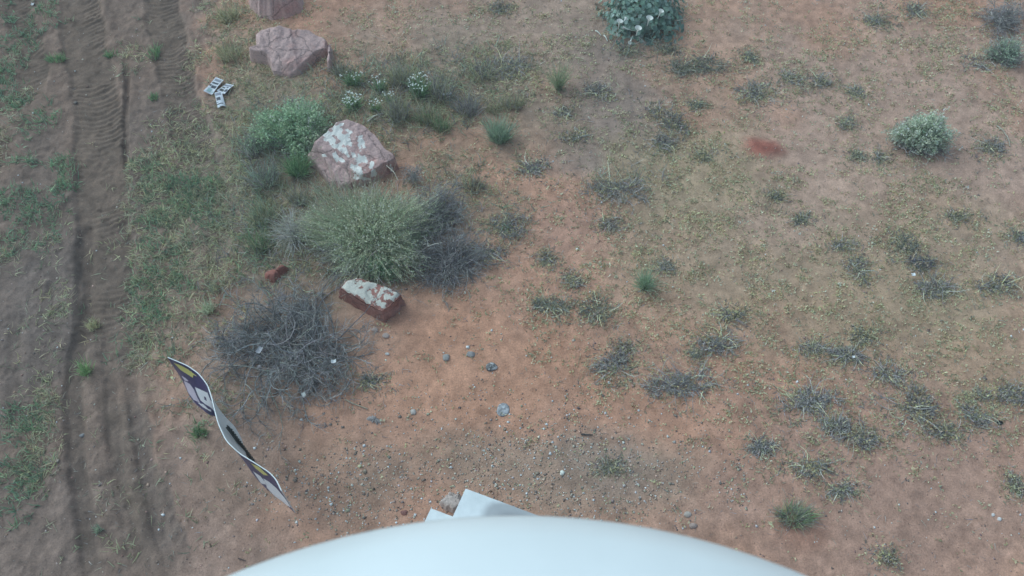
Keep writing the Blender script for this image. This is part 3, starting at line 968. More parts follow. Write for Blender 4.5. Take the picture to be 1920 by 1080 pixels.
    # studded steel posts behind the sheet, a wooden stake, and the dark stub under the left half
    def bar(name, base, top, w, mat, studs=0):
        base, top = np.array(base), np.array(top)
        d = unit(top - base)
        a = unit(np.cross(d, [.6, .8, 0])); b = np.cross(d, a)
        Vs, Fs, n = [], [], 0
        def boxx(p, q, wa, wb, off=0):
            nonlocal n
            for e in (p, q):
                for sa, sb in ((-1, -1), (1, -1), (1, 1), (-1, 1)):
                    Vs.append(e + a * (wa * sa) + b * (wb * sb + off))
            f = [[0, 3, 2, 1], [4, 5, 6, 7]] + [[k, (k + 1) % 4, 4 + (k + 1) % 4, 4 + k] for k in range(4)]
            Fs.extend([[n + i_ for i_ in q_] for q_ in f]); n += 8
        boxx(base, top, w, w * .25)
        boxx(base, top, w * .22, w * .8, w * 1.0)
        for k in range(studs):
            p = base + (top - base) * (.15 + .8 * k / studs)
            boxx(p, p + d * .022, w * .5, w * .4, -w * .5)
        make_mesh(name, np.array(Vs) - org, np.array(Fs), mat, o)
    i = int(.56 * 320)
    mid = P[40, i] - nrm[40, i] * .045
    top_p = ground_pt(290 + 405 / 3.2724, 650 + 478 / 3.2724, 1.12)
    base_p = ground_pt(290 + 562 / 3.2724, 650 + 686 / 3.2724, .14)
    bot = base_p + (base_p - top_p) * (.45 / .98)
    back_off = -nrm[48, i] * .05
    back_off[2] = 0
    bar('steel_post', bot + back_off, top_p + back_off - (top_p - bot) * .06, .016, steel, 16)
    j = int(.30 * 320)
    pj = P[20, j] - nrm[20, j] * .04
    bar('steel_post', (pj[0], pj[1], -.3), (pj[0] - .02, pj[1], .42), .022, steel, 6)
    k = int(.74 * 320)
    pk = P[60, k] - nrm[60, k] * .06
    bar('wooden_stake', (pk[0], pk[1], -.2), (pk[0] - .02, pk[1] - .03, .95), .016, wood)
sign()

# ------------------------------------------------------------------ printed papers on the track edge
def papers():
    paper = plain_mat('paper', (.66, .66, .70), .7, dirt=.06)
    ink = plain_mat('dark_ink', (.07, .07, .09), .7, dirt=.2)
    teal = plain_mat('teal_ink', (.36, .50, .49), .7)
    greyk = plain_mat('grey_ink', (.25, .25, .30), .7)
    D = [  # corners in crop pixels of the 10.8x view, (top left, top right, bottom right, bottom left), prints
        ('white printed paper, leftmost and largest of three on the track edge', [(480, 258), (640, 322), (410, 598), (232, 560)],
         [(greyk, .12, .08, .85, .22), (ink, .10, .30, .85, .40), (ink, .02, .48, .28, .58), (ink, .34, .50, .88, .66), (teal, .22, .72, .62, .92), (teal, .72, .84, .92, .92)]),
        ('white printed paper, right one of three lying by the track', [(690, 385), (858, 438), (655, 612), (495, 528)],
         [(greyk, .02, .10, .92, .28), (ink, .06, .40, .42, .52), (ink, .52, .34, .78, .46), (ink, .10, .62, .55, .84), (ink, .62, .56, .95, .80)]),
        ('white printed paper, lowest of three with its end in the weeds', [(455, 585), (605, 575), (680, 850), (525, 895)],
         [(greyk, .05, .06, .85, .24), (ink, .08, .36, .62, .56), (greyk, .05, .66, .28, .70), (ink, .02, .78, .80, .84)]),
    ]
    for d, (lab, cr, pr) in enumerate(D):
        px = [360 + q[0] / 10.8 for q in cr]
        py = [120 + q[1] / 10.8 for q in cr]
        W = ground_pt(px, py, .03)
        c = W.mean(0); g0 = gz(c[0], c[1])
        n = 14
        a, b = np.meshgrid(np.linspace(0, 1, n), np.linspace(0, 1, n))
        def surf(a, b, lift):
            P = (W[0] * ((1 - a) * (1 - b))[..., None] + W[1] * (a * (1 - b))[..., None] + W[2] * (a * b)[..., None] + W[3] * ((1 - a) * b)[..., None])
            z = g0 + .045 + .025 * np.sin(3.0 * b + d) * (a - .3) + .02 * np.cos(4 * a + 2 * d) * b + lift
            return np.concatenate([P[..., :2] - c[:2], z[..., None] - g0], -1).reshape(-1, 3)
        def grid_f(n, m):
            ii = np.arange(n * m).reshape(n, m)
            return np.stack([ii[:-1, :-1], ii[1:, :-1], ii[1:, 1:], ii[:-1, 1:]], -1).reshape(-1, 4)
        o = thing('printed_paper', lab, 'paper', (c[0], c[1], g0), 'printed papers by the track')
        Vt, Vb = surf(a, b, 0), surf(a, b, -.0015)
        Fg = grid_f(n, n)
        make_mesh('paper_sheet', np.concatenate([Vt, Vb]), [Fg, Fg[:, ::-1] + n * n], paper, o, None, True)
        for (mt, a0, b0, a1, b1) in pr:
            aa, bb = np.meshgrid(np.linspace(a0, a1, 6), np.linspace(b0, b1, 6))
            make_mesh('print', surf(aa, bb, .002), grid_f(6, 6), mt, o)
papers()

# ------------------------------------------------------------------ white cabinet and the dome on the camera pole
def white_metal(name, with_reflection=None):
    m, n, l, b = new_mat(name)
    tc = n.new('ShaderNodeTexCoord')
    nz = n.new('ShaderNodeTexNoise'); nz.inputs['Scale'].default_value = 9; nz.inputs['Detail'].default_value = 6
    l.new(tc.outputs['Object'], nz.inputs['Vector'])
    cr = n.new('ShaderNodeValToRGB')
    cr.color_ramp.elements[0].position = .32; cr.color_ramp.elements[0].color = (.68, .695, .69, 1)
    cr.color_ramp.elements[1].position = .6; cr.color_ramp.elements[1].color = (.79, .80, .795, 1)
    l.new(nz.outputs[0], cr.inputs[0])
    out = cr.outputs[0]
    if with_reflection:
        at = n.new('ShaderNodeAttribute'); at.attribute_name = 'painted_reflection'
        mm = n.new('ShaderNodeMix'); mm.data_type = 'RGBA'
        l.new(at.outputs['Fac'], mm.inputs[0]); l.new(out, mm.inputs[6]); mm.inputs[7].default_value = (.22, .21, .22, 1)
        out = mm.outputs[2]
    l.new(out, b.inputs['Base Color'])
    b.inputs['Roughness'].default_value = .35
    return m
def box_mesh(name, cor, z0, z1, mat, parent, org, n=1, painted_reflection=None):
    """prism over four plan corners, top gridded n x n"""
    cor = np.asarray(cor)
    u = np.linspace(0, 1, n + 1)
    A, B = np.meshgrid(u, u)
    xy = (cor[0] * ((1 - A) * (1 - B))[..., None] + cor[1] * (A * (1 - B))[..., None] + cor[2] * (A * B)[..., None] + cor[3] * ((1 - A) * B)[..., None])
    V = np.concatenate([xy, np.full(xy.shape[:2] + (1,), z1)], -1).reshape(-1, 3)
    N = n + 1
    ii = np.arange(N * N).reshape(N, N)
    F = [np.stack([ii[:-1, :-1], ii[:-1, 1:], ii[1:, 1:], ii[1:, :-1]], -1).reshape(-1, 4)]
    base = np.array([[*c, z0] for c in cor])
    topc = np.array([[*c, z1] for c in cor])
    o = len(V)
    V = np.concatenate([V, base, topc])
    F.append(np.array([[o + k, o + (k + 1) % 4, o + 4 + (k + 1) % 4, o + 4 + k] for k in range(4)] + [[o + 3, o + 2, o + 1, o]]))
    ex = None
    if painted_reflection is not None:
        gr = np.zeros(len(V)); gr[:N * N] = painted_reflection(A.ravel(), B.ravel()); ex = {'painted_reflection': gr}
    area = sum(cor[k][0] * cor[(k + 1) % 4][1] - cor[(k + 1) % 4][0] * cor[k][1] for k in range(4))
    F = np.concatenate(F)
    if area < 0:
        F = F[:, ::-1]
    return make_mesh(name, V - np.array(org), F, mat, parent, None, False, None, ex)
def cabinet():
    zt = .90
    C = ground_pt(873, 916, zt)[:2]
    dl = ground_pt(848, 965, zt)[:2] - C
    dr = ground_pt(1010, 967, zt)[:2] - C
    el, er = unit(dl), unit(dr)
    w, d = 1.3, .95
    el = unit(el - er * (el @ er) * .6)
    corners = np.array([C, C + er * w, C + er * w + el * d, C + el * d])
    cen = corners.mean(0)
    g0 = gz(*cen)
    org = (cen[0], cen[1], g0)
    o = thing('equipment_cabinet', 'white metal equipment cabinet with stepped roof just above the dome', 'cabinet', org)
    paint, roof_paint = white_metal('cabinet_paint'), white_metal('cabinet_roof_paint', True)
    def inset(c, k):
        m = c.mean(0); return m + (c - m) * k
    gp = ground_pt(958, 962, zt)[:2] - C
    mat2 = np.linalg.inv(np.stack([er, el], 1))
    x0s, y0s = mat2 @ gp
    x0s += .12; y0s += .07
    def painted_reflection(a, b):   # dark oval reflection on the roof, painted into its colour
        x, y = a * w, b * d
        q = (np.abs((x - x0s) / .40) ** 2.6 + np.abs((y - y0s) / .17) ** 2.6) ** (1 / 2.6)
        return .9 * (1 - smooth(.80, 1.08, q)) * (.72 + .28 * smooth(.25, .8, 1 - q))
    box_mesh('cabinet_body', inset(corners, .95), g0, zt - .06, paint, o, org)
    box_mesh('roof', corners, zt - .062, zt, roof_paint, o, org, 90, painted_reflection)
    # lower box on its left side
    zs = .72
    S = ground_pt(808, 953, zs)[:2]
    sc_ = np.array([S, S + er * .42, S + er * .42 + el * .7, S + el * .7])
    box_mesh('side_box', inset(sc_, .95), g0, zs - .05, paint, o, org)
    box_mesh('side_box_roof', sc_, zs - .052, zs, paint, o, org, 2)
    plinth = plain_mat('concrete_plinth', (.36, .34, .31), .9, dirt=.3)
    box_mesh('plinth', inset(corners, 1.04), g0 - .15, g0 + .06, plinth, o, org)
    dk = plain_mat('latch_metal', (.12, .12, .12), .4, 1.0)
    f = inset(corners, .95)
    p, q = f[3], f[2]
    mid = p + (q - p) * .8
    nn = el * .02
    dq = [p + (q - p) * .06, p + (q - p) * .94]
    door = box_mesh('door', [dq[0] + el * .002, dq[1] + el * .002, dq[1] + el * .016, dq[0] + el * .016], g0 + .12, g0 + .78, paint, o, org)
    box_mesh('handle', [mid + el * .017, mid + er * .05 + el * .017, mid + er * .05 + nn * 2, mid + nn * 2], g0 + .40, g0 + .56, dk, door, org)
cabinet()

def camera_pole():
    dz = .30
    R, yc = .80 * dz, (.3235 - .80) * dz
    zr = H - dz
    o = thing('camera_pole', 'white domed housing of the camera pole filling the bottom edge', 'camera pole', (0.0017, yc, gz(0, yc)))
    g0 = gz(0, yc)
    def lathe(name, prof, mat, n=128):
        th = np.linspace(0, 2 * np.pi, n, endpoint=False)
        V = np.concatenate([np.stack([np.cos(th) * r, np.sin(th) * r, np.full(n, z - g0)], -1) for r, z in prof])
        ii = np.arange(n * len(prof)).reshape(len(prof), n)
        i2 = np.roll(ii, -1, 1)
        F = np.stack([ii[:-1], i2[:-1], i2[1:], ii[1:]], -1).reshape(-1, 4)
        return make_mesh(name, V, F, mat, o, None, True)
    shell = white_metal('dome_paint')
    prof = [(R * .985, zr - .05), (R, zr - .012), (R * .998, zr - .004), (R * .985, zr + .004), (R * .95, zr + .012), (R * .85, zr + .026), (R * .7, zr + .040), (R * .5, zr + .052), (R * .3, zr + .059), (R * .12, zr + .062), (.001, zr + .0625)]
    lathe('domed_housing', prof, shell)
    galv = plain_mat('galvanised_pole', (.42, .43, .44), .45, .6, dirt=.2)
    lathe('pole', [(.12, g0 - .3), (.12, g0 + .02), (.11, g0 + 1), (.085, zr - .06), (.085, zr + .0)], galv, 32)
    lathe('base_flange', [(.22, g0 - .02), (.22, g0 + .03), (.12, g0 + .035)], galv, 32)
camera_pole()

# ------------------------------------------------------------------ big plants
# fresh green broom bush left of the white splashed boulder
bush('rounded fresh green bush at the upper left of the splashed boulder', 546, 236, 165, 126, .5, BROOM, 1500, 6500, .036, name='green_bush', cat='bush')
grass_tuft('dark green grass clump at the left foot of the splashed boulder', 557, 314, 66, 62, .34, GREEN[:3], 420, lean=.8, droop=.15)
bush('large pale green feathery bush between the boulder and the red block', 696, 432, 265, 215, .72, [(.30, .33, .22), (.34, .35, .24), (.255, .30, .20), (.385, .365, .26), (.34, .33, .25)], 3600, 15000, .025, ntwig=260, name='green_bush', cat='bush', stemw=.007)
grass_tuft('straw coloured feathery stems rising from the top of the big bush', 668, 395, 210, 110, .75, [(.33, .31, .22), (.38, .35, .25), (.28, .285, .20), (.25, .28, .19)], 700, core=.6, lean=.9, w=.008)
bush('low bright green shoots hanging over the back edge of the red block', 715, 500, 90, 60, .30, [(.16, .28, .16), (.20, .32, .19), (.13, .23, .13)], 420, 1600, .032, ntwig=20, name='green_bush', cat='bush')

def tangle(label, px, py, wpx, hpx, h, n_main, colors, r=.010, sub=4, fine=5, name='dead_shrub', group=None, curl=.22, spread=.10, reach=1.0):
    loc, rx, ry = place(px, py, wpx, hpx, h)
    o = thing(name, label, 'dead shrub', loc, group)
    a = rs.uniform(0, 2 * np.pi, n_main)
    base = np.stack([rs.normal(0, spread, n_main) * rx, rs.normal(0, spread, n_main) * ry, np.zeros(n_main)], -1)
    el = rs.uniform(.1, .9, n_main)
    d = np.stack([np.cos(a) * np.cos(el) * rx, np.sin(a) * np.cos(el) * ry, np.sin(el) * h * 1.8], -1)
    L = reach * rs.uniform(.5, 1.0, n_main) * (rx + ry) / 2
    P = walk(base, d, L, 9, .13, .06, .02, rs.normal(0, curl, n_main))
    V, F, T = tubes(P, r * rs.uniform(.6, 1.2, n_main), r * .35, pick(colors, n_main), 4)
    make_mesh('branches', V, F, M_TWIG, o, T)
    m = n_main * sub
    i = rs.randint(0, n_main, m); k = rs.randint(2, 10, m)
    d2 = unit(P[i, k] - P[i, k - 1]) + rs.normal(0, .5, (m, 3))
    P2 = walk(P[i, k], d2, rs.uniform(.2, .5, m) * (rx + ry) / 2, 6, .18, .06, .012, rs.normal(0, curl * 1.5, m))
    A = tubes(P2, r * .5, r * .2, pick(colors, m), 3)
    q = m * fine
    i = rs.randint(0, m, q); k = rs.randint(1, 7, q)
    d3 = unit(P2[i, k] - P2[i, k - 1]) + rs.normal(0, .6, (q, 3))
    P3 = walk(P2[i, k], d3, rs.uniform(.06, .24, q) * (rx + ry) / 2, 3, .2, .04, .008)
    B = ribbons(P3, r * .55, pick(colors, q), .4)
    V, F, T = join([A, B])
    make_mesh('twigs', V, F, M_TWIG, o, T)
    return o
tangle('big grey tangle of bare curling twigs left of the red block', 540, 648, 335, 225, .32, 130, [tuple(.76 * v for v in c_) for c_ in GREYBLUE] + [(.28, .27, .265)], .0100, 4, 13, curl=.24, spread=.24, reach=1.0)
tangle('dark bare twigs crowding the left flank of the twig tangle', 425, 640, 110, 80, .2, 26, GREYBLUE[:3], .008, 4, 5)
tangle('grey brush spilling from the lower right of the big bush', 845, 488, 215, 140, .34, 100, [tuple(.85 * v for v in c_) for c_ in GREYBLUE], .007, 5, 6)
tangle('grey brush behind the right shoulder of the big bush', 826, 392, 165, 140, .42, 80, [tuple(.85 * v for v in c_) for c_ in GREYBLUE], .007, 5, 6)
tangle('grey bare twigs under the left side of the big bush', 640, 475, 120, 60, .25, 30, GREY, .006, 5, 5)
tangle('grey brush right of the splashed boulder', 775, 320, 60, 80, .25, 22, GREYBLUE, .006, 5, 5)
grass_tuft('pale grey dry grass fountain left of the big bush', 548, 432, 64, 70, .42, [(.38, .36, .33), (.30, .28, .27), (.44, .41, .36)], 380, lean=.9, droop=.3, S=5)
bush('silvery round sage shrub near the right edge', 1733, 247, 118, 92, .48, [(.27, .30, .225), (.31, .345, .255), (.22, .25, .19), (.35, .37, .28)], 700, 4200, .042, ntwig=160, twig=GREYBLUE, name='sage_bush', cat='shrub', low=.15)
grass_tuft('small round silvery green tuft right of the splashed boulder', 936, 247, 62, 62, .34, SAGE + [(.19, .30, .19)], 620, lean=.75, core=.5, w=.008)
grass_tuft('feathery upright green grass with bare foot at top centre', 1048, 147, 60, 66, .5, [(.20, .26, .15), (.25, .30, .18), (.30, .29, .20)], 260, core=.12, lean=.6, w=.006)
grass_tuft('fan shaped green grass tuft in the middle of the sand', 1211, 527, 48, 46, .34, [(.22, .31, .20), (.26, .35, .23), (.31, .34, .25)], 420, core=.18, lean=.9, w=.007)
grass_tuft('bright green grass tuft ringed by dry stalks at lower right', 1494, 966, 96, 66, .24, [(.20, .30, .14), (.25, .35, .17), (.24, .28, .19), (.28, .29, .21)], 560, dry=.5, core=.75, lean=.7, w=.006, wob=.16)

# pale weeds with white flowers
def flower_weed(label, px, py, wpx, hpx, h, n, nf, fs=.015):
    loc, rx, ry = place(px, py, wpx, hpx, h)
    o = thing('flowering_weed', label, 'flower', loc, 'white flowering weeds above the splashed boulder')
    V, F, T = join([tuft_geo(n, rx, ry, h, GREEN + SAGE[:1], w=.011, core=.5)])
    make_mesh('leaves', V, F, M_LEAF, o, T)
    q, a, r = disc(nf, rx, ry)
    c = np.stack([q[:, 0], q[:, 1], h * rs.uniform(.75, 1.1, nf)], -1)
    parts = []
    for k in range(5):
        an = 2 * np.pi * k / 5 + rs.uniform(0, 6, nf)
        d = np.stack([np.cos(an), np.sin(an), np.full(nf, .25)], -1)
        s = np.stack([-np.sin(an), np.cos(an), np.zeros(nf)], -1)
        Vp = np.stack([c, c + d * fs * .6 + s * fs * .35, c + d * fs, c + d * fs * .6 - s * fs * .35], 1).reshape(-1, 3)
        parts.append((Vp, np.arange(4 * nf).reshape(nf, 4), np.tile((.78, .80, .74), (4 * nf, 1))))
    V, F, T = join(parts)
    make_mesh('flowers', V, F, M_FLOWER, o, T)['kind'] = 'stuff'
flower_weed('round weed thick with white flowers just above the splashed boulder', 661, 196, 40, 36, .2, 220, 46)
flower_weed('tall weed with white flowers, rightmost of the flowering weeds', 785, 165, 46, 56, .3, 240, 48)
flower_weed('green weed with a few white flowers below the bare boulder', 663, 152, 52, 30, .22, 200, 12)
flower_weed('thin weed with scattered white flowers between the two thick ones', 712, 162, 40, 30, .25, 90, 14)
flower_weed('low weed with white flowers beside the boulder tip', 705, 203, 30, 24, .2, 70, 12)
flower_weed('sparse white flowered weed nearest the tall flowering weed', 730, 187, 22, 16, .2, 50, 12)

# datura at the top edge: broad leaves, white trumpets
def datura():
    loc, rx, ry = place(1208, 14, 165, 140, .5)
    o = thing('trumpet_flower_plant', 'broad leaved blue green plant with white trumpet flowers at top edge', 'plant', loc)
    n = 1300
    a = rs.uniform(0, 2 * np.pi, n); cz = rs.uniform(0, 1, n) ** .8; sr = np.sqrt(1 - cz ** 2)
    C = np.stack([np.cos(a) * sr * rx, np.sin(a) * sr * ry, cz * .5], -1) * rs.uniform(.55, 1.05, (n, 1)) * (1 + .12 * np.sin(5 * a) * sr)[:, None]
    V, F, T = [], [], []
    out = unit(C + np.array([0, 0, .25]))
    d = unit(np.cross(out, rs.normal(0, 1, (n, 3))) + out * .15 + np.array([0, 0, -.25]))
    s = unit(np.cross(out, d))
    L = rs.uniform(.05, .115, (n, 1))
    cols = pick([(.16, .23, .19), (.20, .275, .225), (.12, .18, .15), (.24, .31, .265)], n)
    shape = [(0, 0, 0), (.3, .34, .02), (.7, .24, 0), (1, 0, -.1), (.7, -.24, 0), (.3, -.34, .02)]
    Vp = np.stack([C + d * L * p + s * L * q + out * L * r_ for p, q, r_ in shape], 1).reshape(-1, 3)
    base = np.arange(n)[:, None] * 6
    Fq = np.concatenate([base + np.array([[0, 1, 2, 3]]), base + np.array([[0, 3, 4, 5]])])
    make_mesh('leaves', Vp, Fq, M_LEAF, o, np.repeat(cols, 6, axis=0))
    tw, _ = twig_geo(rx * .95, ry * .95, .5, 90, [(.16, .2, .17), (.22, .22, .2)], r0=.008)
    V, F, T = join(tw)
    make_mesh('stems', V, F, M_TWIG, o, T)
    def trumpet(px, py, z, open_up, L=.15, r=.05, az=0.0):
        z += .10; r *= 1.05
        c = ground_pt(px, py, z) - np.array(loc)
        ax = unit(np.array([math.cos(az) * (1 - open_up), math.sin(az) * (1 - open_up), open_up + .05]))
        s1 = unit(np.cross(ax, [.3, .5, .8])); s2 = np.cross(ax, s1)
        prof = [(0.0, .10), (.35, .13), (.65, .24), (.85, .5), (.97, .9), (1.0, 1.0)]
        nn = 14
        th = np.linspace(0, 2 * np.pi, nn, endpoint=False)
        Vv = np.concatenate([c + ax * L * (t - 1) + (s1 * np.cos(th)[:, None] + s2 * np.sin(th)[:, None]) * (r * q) for t, q in prof])
        ii = np.arange(nn * len(prof)).reshape(len(prof), nn); i2 = np.roll(ii, -1, 1)
        Fq = np.stack([ii[:-1], i2[:-1], i2[1:], ii[1:]], -1).reshape(-1, 4)
        make_mesh('flower', Vv, Fq, M_FLOWER, o, np.tile((.80, .80, .75), (len(Vv), 1)), True)
    trumpet(1162, 39, .52, .95, r=.045)
    trumpet(1174, 34, .52, .2, L=.12, r=.028, az=.9)
    trumpet(1168, 51, .45, .15, L=.14, r=.022, az=2.9)
    trumpet(1197, 52, .5, .9, r=.05)
    trumpet(1240, 20, .52, .8, r=.04)
    trumpet(1181, 80, .3, .05, L=.17, r=.028, az=-1.9)
    trumpet(1157, 66, .35, .1, L=.1, r=.015, az=-1.6)
    trumpet(1218, 33, .55, .9, r=.05)
datura()
for lab, px, py, ang in (('fallen white bud left of the trumpet flower plant, upper one', 1121, 65, -.9), ('fallen white bud left of the trumpet flower plant, lower one', 1135, 75, -1.2)):
    c = ground_pt(px, py)
    P = np.array([[[-.06 * math.cos(ang), -.06 * math.sin(ang), .02], [-.02 * math.cos(ang), -.02 * math.sin(ang), .035], [.03 * math.cos(ang), .03 * math.sin(ang), .03], [.07 * math.cos(ang), .07 * math.sin(ang), .015]]])
    V, F, T = tubes(P, [.012], [.007], np.array([[.72, .72, .64]]), 6)
    tag(make_mesh('fallen_bud', V, F, M_FLOWER, None, T, True, (c[0], c[1], gz(c[0], c[1]))), lab, 'flower bud', 'fallen buds')

# top right corner shrubs
tangle('grey bare shrub cut off by the top right corner', 1892, 22, 130, 90, .5, 60, GREYBLUE, .008, 5, 6)
bush('grey green shrub below the bare shrub in the right corner', 1890, 92, 80, 60, .35, SAGE[:3] + GREY[:2], 420, 1500, .03, ntwig=70, name='sage_bush', cat='shrub')
brush('low grey clump left of the grey green corner shrub', 1838, 112, 62, 34, .16, GREYBLUE, SAGE, 60, 160)

